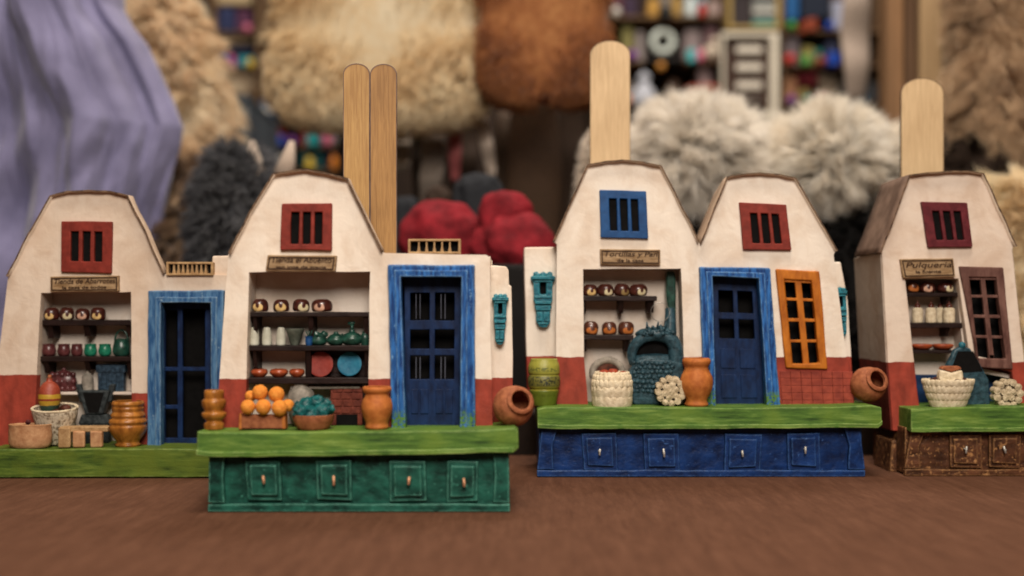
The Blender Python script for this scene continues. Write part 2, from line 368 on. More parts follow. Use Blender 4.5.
def make_house(spec):
    fr = spec['fr']; D = spec['depth']
    root = empty('miniature_house', (fr.x0, fr.Y0, 0), spec['label'], 'miniature house', 'clay miniature shop houses in a row on the table')
    wall_m, T = spec['wall_mat'], 0.005
    # roofs (sheet of clay bent over the gable, raw edge to the front)
    for roof in spec['roofs']:
        rp = [fr.p(x, y, -0.003) for x, y in roof['pts']]
        # bend the top a little
        path = []
        for i in range(len(rp) - 1):
            for j in range(5): path.append(rp[i].lerp(rp[i + 1], j / 5))
        path.append(rp[-1])
        path = [q + Vector((noise.noise(Vector((q.x * 120, q.y * 120, 1))) * 0.0004, noise.noise(Vector((q.x * 120, q.y * 120, 5))) * 0.0004)) for q in path]
        th = 0.0008; inner = []
        for i, q in enumerate(path):
            t = (path[min(i + 1, len(path) - 1)] - path[max(i - 1, 0)]).normalized()
            inner.append(q + Vector((t.y, -t.x)) * th)
        roof['inner'] = inner
        bm = bmesh.new()
        n = len(path)
        ys = [-0.003] + [(-0.003 + (roof.get('depth', D) + 0.003) * k / 6) for k in range(1, 7)]
        V = []
        for k, y in enumerate(ys):
            sag = [noise.noise(Vector((i * 0.35, k * 0.9, fr.seed))) * 0.0006 for i in range(n)]
            tp = 1 - roof.get('taper', 0.0) * max(0.0, (y - T - .001) / D); mx = (path[0].x + path[-1].x) / 2; mz = min(path[0].y, path[-1].y)
            V.append(([bm.verts.new((mx + (q.x - mx) * tp, y + (sag[i] if k == 0 else 0), mz + (q.y - mz) * tp + sag[i] * 0.4)) for i, q in enumerate(path)],
                      [bm.verts.new((mx + (q.x - mx) * tp, y + (sag[i] if k == 0 else 0), mz + (q.y - mz) * tp + sag[i] * 0.4)) for i, q in enumerate(inner)]))
        for k in range(len(V) - 1):
            (o0, i0), (o1, i1) = V[k], V[k + 1]
            for i in range(n - 1):
                f = bm.faces.new((o0[i], o0[i + 1], o1[i + 1], o1[i])); f.material_index = 2; f.smooth = True
                f = bm.faces.new((i0[i], i1[i], i1[i + 1], i0[i + 1])); f.material_index = 1; f.smooth = True
            for i in (0, n - 1):
                f = bm.faces.new((o0[i], o1[i], i1[i], i0[i])); f.material_index = 0
        for k in (0, -1):
            o0, i0 = V[k]
            for i in range(n - 1): f = bm.faces.new((o0[i], i0[i], i0[i + 1], o0[i + 1])); f.material_index = 0
        link('roof', bm, [M['edge'], M['plaster_plain'], roof['mat']], root)
    # facade outline: list of ('roof',k) or px points, in order clockwise from lower left
    out = []
    for it in spec['outline']:
        if it[0] == 'roof': out += [q.copy() for q in spec['roofs'][it[1]]['inner']]
        else: out.append(fr.p(it[0], it[1], 0))
    out2 = resample(out, 0.005, 0.0002, fr.seed)
    bm = bmesh.new()
    add_prism(bm, out2, 0.0, T, [loop(fr, h, 0) for h in spec['holes']])
    # rear wall (narrower under the tapering roof), side walls, flat roofs
    zl = min(q.y for q in spec['roofs'][0]['inner']) - .0005
    rear = [fr.p(x, y, 0) for x, y in spec['left']] + [fr.p(x, y, 0) for x, y in spec['right']]
    add_prism(bm, [Vector((q.x, min(q.y, zl))) for q in rear], D - 0.003, D - 0.0002)
    for sgn, pts in (((1, spec['left']), (-1, spec['right']))):
        add_prism(bm, [fr.p(x, y, 0) for x, y in offset_strip(fr, [(x + 0.5 * sgn, y) for x, y in pts], 6 * sgn)], T, D - 0.003)
    for pts in spec.get('flat', []):
        add_prism(bm, [fr.p(x, y, 0) for x, y in pts], T, D - 0.003)
    link('wall', bm, wall_m, root, bevel=0.0009, seg=3)
    # shop niche
    nb = spec['niche']; nd_ = spec.get('niche_d', 0.017)
    xs = [q[0] for q in nb]; ys = [q[1] for q in nb]
    bm = bmesh.new()
    l2 = [fr.p(x, y, 0) for x, y in nb]
    cx = sum(q.x for q in l2) / len(l2); cz = sum(q.y for q in l2) / len(l2)
    def grow(q, k): v = Vector((q.x - cx, q.y - cz)); return Vector((q.x + k * (1 if v.x > 0 else -1), q.y + k * (1 if v.y > 0 else -1)))
    o_ = [grow(q, 0.003) for q in l2]; i_ = [grow(q, 0.0003) for q in l2]
    add_prism(bm, o_, T, nd_, [i_])
    add_prism(bm, o_, nd_, nd_ + 0.002)
    link('niche', bm, M['niche'], root)
    # windows with bars, in the gable
    for w in spec['gable_windows']:
        f = prism(fr, 'gable_window', w['outer'], -0.0022, 0.001, w['mat'], root, holes=w['slots'], bevel=0.0005, amp=0.0002)
        bm = bmesh.new(); a = [fr.p(x, y, -0.0022) for x, y in w['outer']]
        c = sum(a, Vector((0, 0))) / 4
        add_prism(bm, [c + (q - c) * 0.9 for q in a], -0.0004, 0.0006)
        link('dark_recess', bm, M['black'], f)  # flat black sheet gives the slots their shade, no real depth
    for s in spec.get('signs', []): make_sign(fr, s, root)
    for dr in spec.get('doors', []): make_door(fr, dr, root)
    for sh in spec.get('shelves', []): make_shelf(fr, sh, root, nd_)
    for wi in spec.get('wings', []):
        bm = bmesh.new()
        add_prism(bm, loop(fr, wi['pts'], wi['d']), wi['d'], wi.get('d1', D - 0.006))
        link('side_wing', bm, wall_m, root, bevel=0.0009, seg=3)
        if 'lamp' in wi: make_sconce(fr, wi['lamp'], wi['d'], root)
    for v in spec.get('vents', []): make_vent(fr, v, root)
    pf = spec['platform']
    bm = bmesh.new()
    outl = loop(fr, pf['pts'], PLAT_D, 0.0004, 0.006)
    add_prism(bm, outl, PLAT_D, pf.get('d1', D * 0.8))
    po = link('platform', bm, pf['mat'], root, bevel=0.0007, seg=3)
    if 'plinth' in spec:
        zb_ = min(q.y for q in outl); xa = min(q.x for q in outl); xb = max(q.x for q in outl); bm = bmesh.new()
        bot = [q for q in outl if q.y < zb_ + .003]; bot.sort(key=lambda q: q.x)
        add_prism(bm, [Vector((q.x, q.y - .0001)) for q in bot] + [Vector((q.x, q.y + .0021 + .0003 * noise.noise(Vector((q.x * 80, 0, 1))))) for q in reversed(bot)], PLAT_D - .0005, PLAT_D + .004)
        link('lower_lip', bm, pf['mat'], po, bevel=0.0004)
    if 'plinth' in spec: make_plinth(fr, spec['plinth'], root, D)
    return root

def make_sign(fr, s, root):
    pts = s['pts']
    b = prism(fr, 'shop_sign', pts, -0.0026, 0.0005, M['sign'], root, bevel=0.0004, amp=0.00015)
    a = [fr.p(x, y, -0.0026) for x, y in pts]; c = sum(a, Vector((0, 0))) / 4
    W = (a[1] - a[0]).length; Hh = (a[3] - a[0]).length
    ang = math.atan2((a[1] - a[0]).y, (a[1] - a[0]).x)
    def inset(k):
        return [q + Vector((k if i in (0, 3) else -k, -k if i < 2 else k)) for i, q in enumerate(a)]
    bm = bmesh.new(); add_prism(bm, inset(0.0007), -0.0030, -0.0024, [inset(0.00125)])
    link('burnt_border', bm, M['signdark'], b)
    for k, (txt, zz, sz) in enumerate(s['text']):
        cu = bpy.data.curves.new('lettering', 'FONT'); cu.body = txt; cu.size = sz; cu.extrude = 0.00012
        cu.align_x = 'CENTER'; cu.align_y = 'CENTER'; cu.shear = 0.2 if k == 0 else 0; cu.offset = 0.00004
        cu.materials.append(M['signdark'])
        o = bpy.data.objects.new('lettering', cu); COL.objects.link(o)
        dg = bpy.context.evaluated_depsgraph_get(); me = bpy.data.meshes.new_from_object(o.evaluated_get(dg)); bpy.data.objects.remove(o)
        o = bpy.data.objects.new('lettering', me); COL.objects.link(o); o.parent = b
        o.rotation_euler = (R(90), -ang, 0); o.location = (c.x, -0.00272, c.y + zz)
        xsv = [v.co.x for v in me.vertices]; w = (max(xsv) - min(xsv)) if xsv else 0
        if w > 1e-5: o.scale.x = min(1.6, (W - 0.0038) / w)

def make_vent(fr, v, root):
    x0, y0, x1, y1 = v['box']; d = v.get('d', -0.001)
    n = v['n']
    f = prism(fr, 'parapet_grille', rect(x0, y0, x1, y1), d, d + 0.005, M['tan'], root, holes=[rect(x0 + 2.4, y0 + 2.2, x1 - 2.4, y1 - 2.2)], bevel=0.0003, amp=0.0001)
    prism(fr, 'dark_backing', rect(x0 + 1.5, y0 + 1.5, x1 - 1.5, y1 - 1.5), d + 0.0035, d + 0.0045, M['black'], f, ref=d, bevel=0, amp=0)
    bm = bmesh.new(); w = (x1 - x0 - 6) / n
    for i in range(1, n):
        cx = x0 + 3 + w * i
        add_prism(bm, [fr.p(cx + a, y, d) for a, y in ((-0.7, y0 + 2.2), (0.7, y0 + 2.2), (0.8, (y0 + y1) / 2), (1.7, y1 - 2.2), (-1.7, y1 - 2.2), (-0.8, (y0 + y1) / 2))], d + 0.0006, d + 0.003)
    link('baluster_row', bm, M['tan'], f)

def make_door(fr, dr, root):
    def portal(o, i): return [o[3], o[0], o[1], o[2], i[2], i[1], i[0], i[3]]
    frame = prism(fr, 'door_frame', portal(dr['outer'], dr['inner']), -0.0034, 0.003, dr['mat'], root, bevel=0.0007, amp=0.0004)
    if 'steps' in dr:   # raised inner moulding
        bm = bmesh.new()
        add_prism(bm, loop(fr, portal(dr['mid'], [(a - .4 if k in (0, 3) else a + .4, b - .4 if k < 2 else b) for k, (a, b) in enumerate(dr['inner'])]), -0.0042), -0.0042, -0.003)
        link('moulding', bm, dr['mat'], frame, bevel=0.0004)
    dd = dr.get('leaf_d', 0.004)
    prism(fr, 'interior_shade_panel', [(x + (-6 if k in (0, 3) else 6), y) for k, (x, y) in enumerate(dr['outer'])], dd + 0.010, dd + 0.011, M['black'], root, ref=0, bevel=0, amp=0)  # black sheet in place of the unlit room behind the door
    for lf in dr['leaves']:
        o = prism(fr, lf.get('name', 'door_leaf'), lf['outer'], dd, dd + 0.002, lf['mat'], frame if lf.get('sub') else root, holes=lf['holes'], bevel=0.0003, amp=0.00015)
        for kind, pts, m, a, b in lf.get('bits', []):
            prism(fr, kind, pts, dd + a, dd + b, m, o, bevel=0.0002, amp=0.0001)

def make_shelf(fr, sh, root, nd_):
    d0 = sh.get('d', 0.004)
    x0, x1, yt, yb = sh['x0'], sh['x1'], sh['yt'], sh['yb']
    o = prism(fr, 'shelf', rect(x0, yt, x1, yb), d0, nd_, sh.get('mat', M['shelf']), root, bevel=0.0004, amp=0.0002)
    for bx in sh.get('brackets', []):
        a, b, y2 = bx
        bm = bmesh.new()
        # bracket: side profile slopes back to the wall
        xa, xb = fr.u(a, d0), fr.u(b, d0); zt = fr.z(yb - 0.5, d0); z2 = fr.z(y2, d0)
        vs = []
        for x in (xa, xb):
            vs.append([bm.verts.new((x, y, z)) for y, z in ((d0 + 0.001, zt), (nd_, zt), (nd_, z2), (d0 + 0.004, z2 + 0.0002), (d0 + 0.003, (zt + z2) / 2))])
        bm.faces.new(vs[0]); bm.faces.new(vs[1][::-1])
        for i in range(5): bm.faces.new((vs[0][i], vs[0][(i + 1) % 5], vs[1][(i + 1) % 5], vs[1][i]))
        link('bracket', bm, sh.get('mat', M['shelf']), o, bevel=0.0002)

def make_sconce(fr, L, d, root):
    x, y, k, w = L['x'], L['y'], L['k'], L.get('w', 1.0)       # top centre in px, scale
    P = lambda pts: [(x + a * k * w, y + b * k) for a, b in pts]
    sl = L.get('lean', 0.0)
    P = lambda pts: [(x + a * k * w + sl * b * k, y + b * k) for a, b in pts]
    o = prism(fr, 'wall_lantern', P([(-5.5, 3.5), (-4.5, 1.2), (-2, 1.8), (0, 0), (2, 1.6), (4.6, 0.8), (6.4, 3.5), (9, 4.5), (8.6, 8), (7, 10), (6.6, 22), (6.9, 27), (5.6, 29.5), (6.4, 33), (5.4, 36), (5.2, 47), (3, 51.5), (0, 52), (-3, 51), (-5.2, 46), (-5.2, 36), (-6.4, 33), (-5.6, 29.5), (-7, 27), (-6.6, 22), (-7, 10), (-8.6, 8), (-9, 4.5)]),
              d - 0.004, d + 0.001, M['teal'], root, holes=[P([(-2.3, 10), (2.4, 10), (2.2, 21), (-2.0, 21)])], bevel=0.0008, amp=0.0002)
    bm = bmesh.new(); sc = fr.s_(d) * k * w
    def q(a, b): e = fr.p(x + a * k * w + sl * b * k, y + b * k, d - 0.0045); return e
    for (a0, a1, b0, b1, t) in ((-8.2, 8.2, 4.2, 7.2, .0056), (-6.2, 6.2, 8.4, 9.8, .0048), (-6.6, 6.6, 22.6, 24.4, .0050), (-6.0, 6.0, 27.5, 30.0, .0058), (-5.4, 5.4, 31.5, 36.0, .0052), (-4.2, -.6, 37.5, 46.0, .0052), (.6, 4.2, 37.5, 46.0, .0052), (-3.6, 3.6, 47.0, 49.0, .0050)):
        add_prism(bm, resample([q(a0, b0), q(a1, b0), q(a1 * .95, b1), q(a0 * .95, b1)], .002, .0002, b0), d - t, d - .003)
    for a in (-5, 0, 5): e = q(a, 3); add_ball(bm, (e.x, d - .0042, e.y), 2.2 * sc, 2, .3, a, (1, .6, 1.1))
    link('lantern_relief', bm, M['teal'], o, bevel=.0004)
    prism(fr, 'dark_slot', P([(-2.8, 9), (2.8, 9), (2.8, 22), (-2.8, 22)]), d - 0.0006, d + 0.0006, M['black'], o, bevel=0, amp=0)

def make_plinth(fr, pl, root, D):
    m = pl['mat']; x0, x1, yt, yb = pl['x0'], pl['x1'], pl['yt'], pl['yb']
    xl, xr = fr.u(x0, -0.015), fr.u(x1, -0.015); zt = fr.z(yt, -0.015) + 0.001
    bm = bmesh.new(); add_box(bm, xl + 0.001, xr - 0.001, PL_D, D * 0.85, 0.0008, zt)
    o = link('plinth', bm, m, root, bevel=0.0004)
    bm = bmesh.new()
    n = 24
    a = [Vector((xl + (xr - xl) * i / n, 0.0)) for i in range(n + 1)]
    b = [Vector((q.x, 0.0034 + noise.noise(Vector((q.x * 60, 3, fr.seed))) * 0.0007)) for q in reversed(a)]
    add_prism(bm, a + b, -0.015, -0.0115); link('base_moulding', bm, m, o, bevel=0.0006)
    for s, xx in ((1, xl), (-1, xr)):
        w = pl.get('post', 17) * fr.s_(-0.015); bm = bmesh.new()
        t = pl.get('taper', 0.0)
        pts = [Vector((xx, 0.0036)), Vector((xx + s * w, 0.0036)), Vector((xx + s * (w * 0.92), zt * 0.6)), Vector((xx + s * (w + t), zt - 0.0006)), Vector((xx + s * 0.0004 + s * t, zt - 0.0006))]
        if s < 0: pts = pts[::-1]
        add_prism(bm, resample(pts, 0.004, 0.0003, 3), -0.0146, -0.0115); link('corner_post', bm, m, o, bevel=0.0006)
    for k, (a, b) in enumerate(pl['drawers']):
        y0, y1 = pl['dy']
        j = [rng.uniform(-1.7, 1.7) for _ in range(4)]
        q = [(a + j[0], y0), (b + j[1], y0 + j[2] * 0.5), (b + j[3], y1), (a - j[1], y1 + j[2])]
        fo = prism(fr, 'drawer', q, -0.0142, -0.0115, m, root, bevel=0.0006)
        cx = sum(t[0] for t in q) / 4; cy = sum(t[1] for t in q) / 4
        sc = lambda k: [(cx + (x - cx) * k, cy + (y - cy) * k) for x, y in q]
        bm = bmesh.new()
        add_prism(bm, loop(fr, sc(0.76), -0.0158), -0.0158, -0.0130, [])
        link('drawer_panel', bm, m, fo, bevel=0.0007)
        bm = bmesh.new(); c = fr.p(cx, cy, -0.017); r = 0.0006
        h = 0.0030 * rng.uniform(.75, 1.15); c = Vector((c.x + rng.uniform(-.0012, .0012), c.y + rng.uniform(-.0008, .0008))); lx = rng.uniform(-.0008, .0008)
        add_tube(bm, [(c.x, -0.0150, c.y + 0.0006), (c.x, -0.0175, c.y + 0.0008), (c.x + 0.0004, -0.0185, c.y + 0.0002), (c.x + 0.0002, -0.0180, c.y - h * 0.2)], 0.00035, 6)
        add_tube(bm, [(c.x + lx, -0.0180, c.y + h * 0.75), (c.x + 0.0003, -0.0184, c.y - h * 0.55)], 0.00055, 8)
        link('hook', bm, pl['hook'], fo, smooth=True)

M['plaster_plain'] = plaster('plaster_plain')
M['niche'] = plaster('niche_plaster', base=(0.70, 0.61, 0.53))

# small shape factories for the goods: everything in metres, base at z=0
GOODS = {}
def good(fr, name, label, cat, group, px, d, zbase, build, mat, smooth=True, bevel=0.0, rz=0.0, key=None, tilt=None):
    """a free standing thing; build(bm, s) adds geometry, s = metres per photo px at its depth"""
    s = fr.s_(d)
    if key and key in GOODS: me = GOODS[key]; o = bpy.data.objects.new(name, me); COL.objects.link(o)
    else:
        bm = bmesh.new(); build(bm, s); o = link(name, bm, mat, None, smooth, bevel)
        if smooth and not bevel:
            try: o.data.set_sharp_from_angle(angle=R(60))
            except Exception: pass
        if key: GOODS[key] = o.data
    o.location = fr.world(fr.u(px, d), d, zbase); o.rotation_euler = tilt or (0, 0, rz)
    return tag(o, label, cat, group)
def child(parent, name, build, mat, smooth=True, bevel=0.0, s=1.0):
    bm = bmesh.new(); build(bm, s); return link(name, bm, mat, parent, smooth, bevel)
def L_(prof, wob=0.03, t=0.9, seg=28, seed=0, n=4, hol=True):
    def b(bm, s):
        p = smooth_prof([(r * s, z * s) for r, z in prof], n)
        p = [(1e-4, 0)] + p
        if hol: p = hollow(p, t * s)
        add_lathe(bm, p, seg, wob=wob, seed=seed, cap=False)
        bmesh.ops.remove_doubles(bm, verts=bm.verts, dist=1e-6)
    return b
def potprof(w, h):   # squat globular pot w px wide, h px high
    r = w / 2
    return [(r * 0.80, 0), (r * 0.96, h * 0.16), (r, h * 0.45), (r * 0.93, h * 0.75), (r * 0.72, h * 0.93), (r * 0.55, h)]
def lerp_pts(a, b, t): return (a[0] + (b[0] - a[0]) * t, a[1] + (b[1] - a[1]) * t)
def quad_grid(q, xs, ys):
    """sub-rectangles of a quad q (tl,tr,br,bl) given (x0,x1),(y0,y1) fractions"""
    out = []
    for y0, y1 in ys:
        for x0, x1 in xs:
            f = lambda u, v: lerp_pts(lerp_pts(q[0], q[1], u), lerp_pts(q[3], q[2], u), v)
            out.append([f(x0, y0), f(x1, y0), f(x1, y1), f(x0, y1)])
    return out
def slots(q, n=3, x0=0.2, x1=0.82, y0=0.22, y1=0.80, g=0.42):
    w = (x1 - x0) / n
    return quad_grid(q, [(x0 + w * i + w * g / 2 * 0.6, x0 + w * (i + 1) - w * g / 2) for i in range(n)], [(y0, y1)])

# ---------------------------------------------------------------- house 1 (far left, no plinth)
A = Frame(0.618, 110)
gw = [(61, 221), (112, 221.5), (111, 273.5), (60.5, 272)]
make_house(dict(fr=A, depth=0.05, label='cream miniature house at the far left with open dim doorway and grass green base',
    wall_mat=plaster('plaster_deep', A.z(375), base=(0.70, 0.575, 0.465), xstep=A.u(100), zsplit2=A.z(393)),  # darker cream base than the middle houses
    roofs=[dict(pts=[(6, 276), (27, 235), (50, 195), (68, 191), (88, 189.5), (110, 191), (128, 195), (146, 232), (164, 273)], mat=M['roofout'], depth=0.045, taper=.42)],
    outline=[(-14, 450), (-4, 376), (8, 277), ('roof', 0), (166, 274), (227, 275), (229, 450)],
    left=[(-14, 450), (-4, 376), (8, 277)], right=[(227, 276), (229, 450)], flat=[[(166, 275), (226, 276), (226, 279), (166, 278)]],
    holes=[[(41, 293), (131, 292), (132, 447), (33, 447)], [(157, 299), (214, 299), (214, 446), (157, 446)]],
    niche=[(41, 293), (131, 292), (132, 447), (33, 447)],
    gable_windows=[dict(outer=gw, slots=slots(gw, 3, .16, .86, .2, .78), mat=M['red'])],
    signs=[dict(pts=[(50, 276.5), (118.5, 275.5), (118.5, 291.5), (50, 292)], text=[('Tienda de Abarrotes', 0.0013, 0.0036), ('la casa de todos', -0.0018, 0.0022)])],
    doors=[dict(outer=[(147.5, 290.5), (223.5, 290), (224, 446), (147, 446)], mid=[(155, 297), (217, 297), (217, 446), (155, 446)], inner=[(161, 303), (210, 303), (211, 446), (161, 446)], mat=M['blue_pale'], steps=1, leaf_d=0.006,
        leaves=[dict(name='door_leaf', outer=rect(160, 302, 213, 446), holes=[rect(165, 310, 177.5, 367), rect(165, 371, 177.5, 405), rect(165, 409, 177.5, 438), rect(182.5, 309, 205, 367), rect(182.5, 371, 205, 438)], mat=M['blue_door'])])],
    shelves=[dict(x0=39, x1=134, yt=320, yb=325.5, brackets=[(45, 51, 339), (82, 88, 337), (125, 130, 337)]),
             dict(x0=37, x1=134, yt=356.5, yb=361.5, brackets=[(42, 47, 374), (83, 88, 371), (126, 130, 380)]),
             dict(x0=44, x1=134, yt=392, yb=395, mat=M['niche'], d=0.006)],
    wings=[dict(pts=[(212, 256), (231, 255.5), (231, 285), (212, 284)], d=0.002, d1=0.03)],
    vents=[dict(box=(166, 262, 213, 275.5), n=9, d=-0.002)],
    platform=dict(pts=[(-12, 449), (40, 449.5), (110, 448.6), (170, 449), (246, 449), (246, 477.5), (120, 477.5), (-12, 477.5)], mat=M['grass2'])))

# ---------------------------------------------------------------- house 2 (nearest, green plinth with drawers)
B = Frame(0.514, 358)
gw = [(281.5, 203.5), (332, 203), (331.5, 250.5), (280, 250)]
dq = [(407, 279), (461, 279), (460, 432), (407, 432)]
def fix_mat(name, base, zg):
    """door frame paint with a green smear low on the jambs"""
    m = M[base].copy(); m.name = name; nt = m.node_tree; p = nt.nodes['Principled BSDF']
    src = p.inputs['Base Color'].links[0].from_socket
    t = nt.nodes.new('ShaderNodeTexCoord'); sx = nt.nodes.new('ShaderNodeSeparateXYZ'); nt.links.new(t.outputs['Object'], sx.inputs[0])
    n = noi(nt, coords(nt, (1, 1, 0.45)), 420, 4, 0.7)
    h = mth(nt, 'SUBTRACT', zg + .009, sx.outputs[2]); k = mth(nt, 'ADD', mth(nt, 'DIVIDE', h, 0.008), mth(nt, 'SUBTRACT', n, 0.5))
    k = ramp(nt, k, [(0.15, (0, 0, 0)), (0.5, (1, 1, 1))]).outputs[0]
    k2 = mth(nt, 'MULTIPLY', k, ramp(nt, noi(nt, coords(nt), 700, 3), [(0.42, (0, 0, 0)), (0.55, (1, 1, 1))]).outputs[0])
    nt.links.new(mixc(nt, k2, src, (0.09, 0.20, 0.03)), p.inputs['Base Color'])
    return m
B_PT = B.z(431.5, PLAT_D)
make_house(dict(fr=B, depth=0.048, label='cream miniature house on a green plinth with drawers, nearest to the table front',
    wall_mat=plaster('plaster_clean', B.z(379), base=(0.83, 0.73, 0.62)),
    roofs=[dict(pts=[(228, 253), (249, 212), (272.5, 173), (289, 170.5), (306, 169), (328, 172.5), (348, 178), (364, 212), (382.5, 250)], mat=M['roofout'], taper=.22)],
    outline=[(216, 434), (219, 382), (228.5, 254), ('roof', 0), (384, 253), (430, 254), (486, 255), (490, 257.5), (491, 340), (493, 434)],
    left=[(216, 434), (219, 382), (228.5, 254)], right=[(490.5, 256), (491, 340), (493, 434)], flat=[[(384, 254), (489, 256), (489, 260), (384, 258)]],
    holes=[[(249, 272), (370, 271.5), (368, 434), (245, 434)], [(398, 274), (465, 274), (463, 434), (402, 434)]],
    niche=[(249, 272), (370, 271.5), (368, 434), (245, 434)],
    gable_windows=[dict(outer=gw, slots=slots(gw, 3, .17, .86, .19, .87), mat=M['red'])],
    signs=[dict(pts=[(267.5, 255), (336.5, 255.5), (335, 271.5), (265.5, 271)], text=[('Tienda el Abuelito', 0.0013, 0.0034), ('san jose de gracia', -0.0017, 0.0019)])],
    doors=[dict(outer=[(387.5, 265), (475, 264.5), (475.5, 431), (391.5, 431)], mid=[(394, 270), (468, 270), (467, 431), (398, 431)], inner=[(401, 277), (461, 277.5), (459.5, 431), (406, 431)], mat=fix_mat('blue_frame_smeared', 'blue_frame', B_PT), steps=1, leaf_d=0.006,
        leaves=[dict(name='door_leaf', outer=[(404, 275), (464, 275), (463, 431), (405, 431)], mat=M['blue_door'],
            holes=quad_grid(dq, [(.06, .42), (.52, .88)], [(.09, .27), (.33, .455), (.50, .655)]),
            bits=[('window_bar', [(a, y0), (a + 1.1, y0), (a + 1.1, y1), (a, y1)], M['rod'], 0.0006, 0.0014) for a in (415.5, 419.5, 440.5, 444.5) for y0, y1 in ((294, 319), (357, 379))] +
                 [('door_panel', q, M['blue_door'], -0.0006, 0.0002) for q in quad_grid(dq, [(.08, .21), (.25, .40), (.54, .68), (.72, .86)], [(.72, .88)])])])],
    shelves=[dict(x0=247.5, x1=371, yt=312, yb=317, brackets=[(252, 256, 346), (307.5, 312.5, 346), (363, 369, 346)]),
             dict(x0=247.5, x1=371, yt=345.5, yb=351, brackets=[(252, 256, 378), (305, 310, 378), (364, 369, 378)]),
             dict(x0=247, x1=371, yt=377.5, yb=384, brackets=[(362, 367, 430)])],
    wings=[dict(pts=[(488, 266), (494, 265.5), (506, 266.5), (508.5, 270), (509, 285), (511.5, 286), (513, 384), (514, 432), (488, 432)], d=0.012, lamp=dict(x=500.5, y=293, k=1.0, w=0.95, lean=-0.02))],
    vents=[dict(box=(408, 239, 460.5, 253.8), n=6, d=0.0005)],
    platform=dict(pts=[(197, 431), (206, 432.5), (300, 432), (400, 431.5), (470, 430.5), (515, 427.5), (518.5, 431), (518.5, 448), (514, 452), (430, 454.5), (300, 456), (210, 456.5), (196, 455)], mat=M['grass']),
    plinth=dict(mat=M['green_plinth'], x0=207.5, x1=510, yt=455, yb=512, drawers=[(246, 281), (315.5, 353), (389, 426), (446, 479)], dy=(460.5, 501), hook=M['hook'], post=17)))

# ---------------------------------------------------------------- house 3 (two gables, blue plinth)
C = Frame(0.619, 700)
C_PT = C.z(407.5, PLAT_D)
g1 = [(599.5, 189.6), (646.5, 191), (648.5, 238.8), (601, 237.5)]
g2 = [(739.3, 202), (786.5, 204.6), (791.8, 250.3), (743.5, 249.5)]
dq = [(715, 277), (758.5, 279), (766.5, 407), (717.5, 407)]
ow = [(784.5, 279.5), (811.5, 281), (819.5, 363), (793, 363.5)]
make_house(dict(fr=C, depth=0.052, label='cream two gabled miniature house on a dark blue plinth, with blue door and orange window',
    wall_mat=plaster('plaster_bright', C.z(357), base=(0.82, 0.73, 0.63)),
    roofs=[dict(pts=[(553, 240.5), (571, 201), (587.3, 164.3), (605, 161), (622.5, 159.6), (643, 161.5), (661.8, 165.3), (681, 203), (699.6, 241.5)], mat=M['roofout'], taper=.16),
           dict(pts=[(700.6, 242), (714, 208), (727, 176), (744, 173), (761, 172), (780, 174), (796.3, 177.8), (817, 214), (838, 250.5)], mat=M['roofout'], taper=.12)],
    outline=[(557, 410), (556, 350), (557, 244), ('roof', 0), ('roof', 1), (833.5, 255), (843, 330), (854.5, 410)],
    left=[(557, 410), (556, 350), (557, 244)], right=[(833.5, 255), (843, 330), (854.5, 410)],
    holes=[[(583, 269), (681, 268.5), (683, 330), (685, 410), (588.5, 410), (584, 357)], [(710, 274), (762, 275), (772, 410), (712, 410)], [(780, 275), (815, 276), (823, 367), (790, 368)]],
    niche=[(583, 269), (681, 268.5), (683, 330), (685, 410), (588.5, 410), (584, 357)],
    gable_windows=[dict(outer=g1, slots=slots(g1, 3, .17, .86, .18, .85), mat=M['blue_window']), dict(outer=g2, slots=slots(g2, 3, .18, .86, .22, .86), mat=M['red'])],
    signs=[dict(pts=[(600, 249), (660.5, 249.5), (660.5, 265), (600.5, 264.5)], text=[('Tortillas y Pan', 0.0014, 0.0036), ('de la casa', -0.0018, 0.0022)])],
    doors=[dict(outer=[(699.5, 266.5), (770.3, 268), (781, 409), (704.5, 409)], mid=[(706, 271), (765, 273), (774.5, 409), (711, 409)], inner=[(713.3, 276.5), (758.5, 278.5), (767, 409), (716.5, 409)], mat=fix_mat('blue_frame_mossy', 'blue_frame', C_PT), steps=1, leaf_d=0.006,
        leaves=[dict(name='door_leaf', outer=[(712, 275), (762, 277), (771, 409), (714, 409)], mat=M['blue_door'],
            holes=quad_grid(dq, [(.07, .40), (.50, .84)], [(.10, .27), (.32, .47)]),
            bits=[('door_panel', q, M['blue_door'], -0.0007, 0.0002) for q in quad_grid(dq, [(.09, .40), (.50, .82)], [(.55, .70), (.75, .93)])])]),
        ],
    shelves=[dict(x0=580, x1=657, yt=296, yb=301, brackets=[(582, 586, 314), (619, 624, 313.5), (648, 654.5, 313)]),
             dict(x0=580, x1=633.5, yt=335, yb=340, brackets=[(583, 587, 352), (625, 629, 352)])],
    wings=[dict(pts=[(524, 247.5), (560, 247), (560, 408), (528, 408), (526, 355)], d=0.011, lamp=dict(x=543, y=271.5, k=1.08, w=1.28, lean=0.0)),
           dict(pts=[(833, 262), (841, 262), (848, 300), (855, 407), (838, 407)], d=0.008, lamp=dict(x=840.5, y=286.5, k=0.97, w=0.75, lean=0.06))],
    platform=dict(pts=[(537, 409), (545, 407), (640, 407.5), (760, 408), (872, 405.8), (881.5, 407.5), (882, 424), (878, 427.5), (700, 428.8), (560, 429), (538, 428)], mat=M['grass']),
    plinth=dict(mat=M['blue_plinth'], x0=537, x1=865.5, yt=428, yb=477, drawers=[(582.5, 617.5), (644.5, 679), (725.5, 761.5), (787, 821)], dy=(433.5, 471.5), hook=M['hookpale'], post=17, taper=0.002)))
rootC = [o for o in bpy.data.objects if o.name.startswith('miniature_house')][-1]
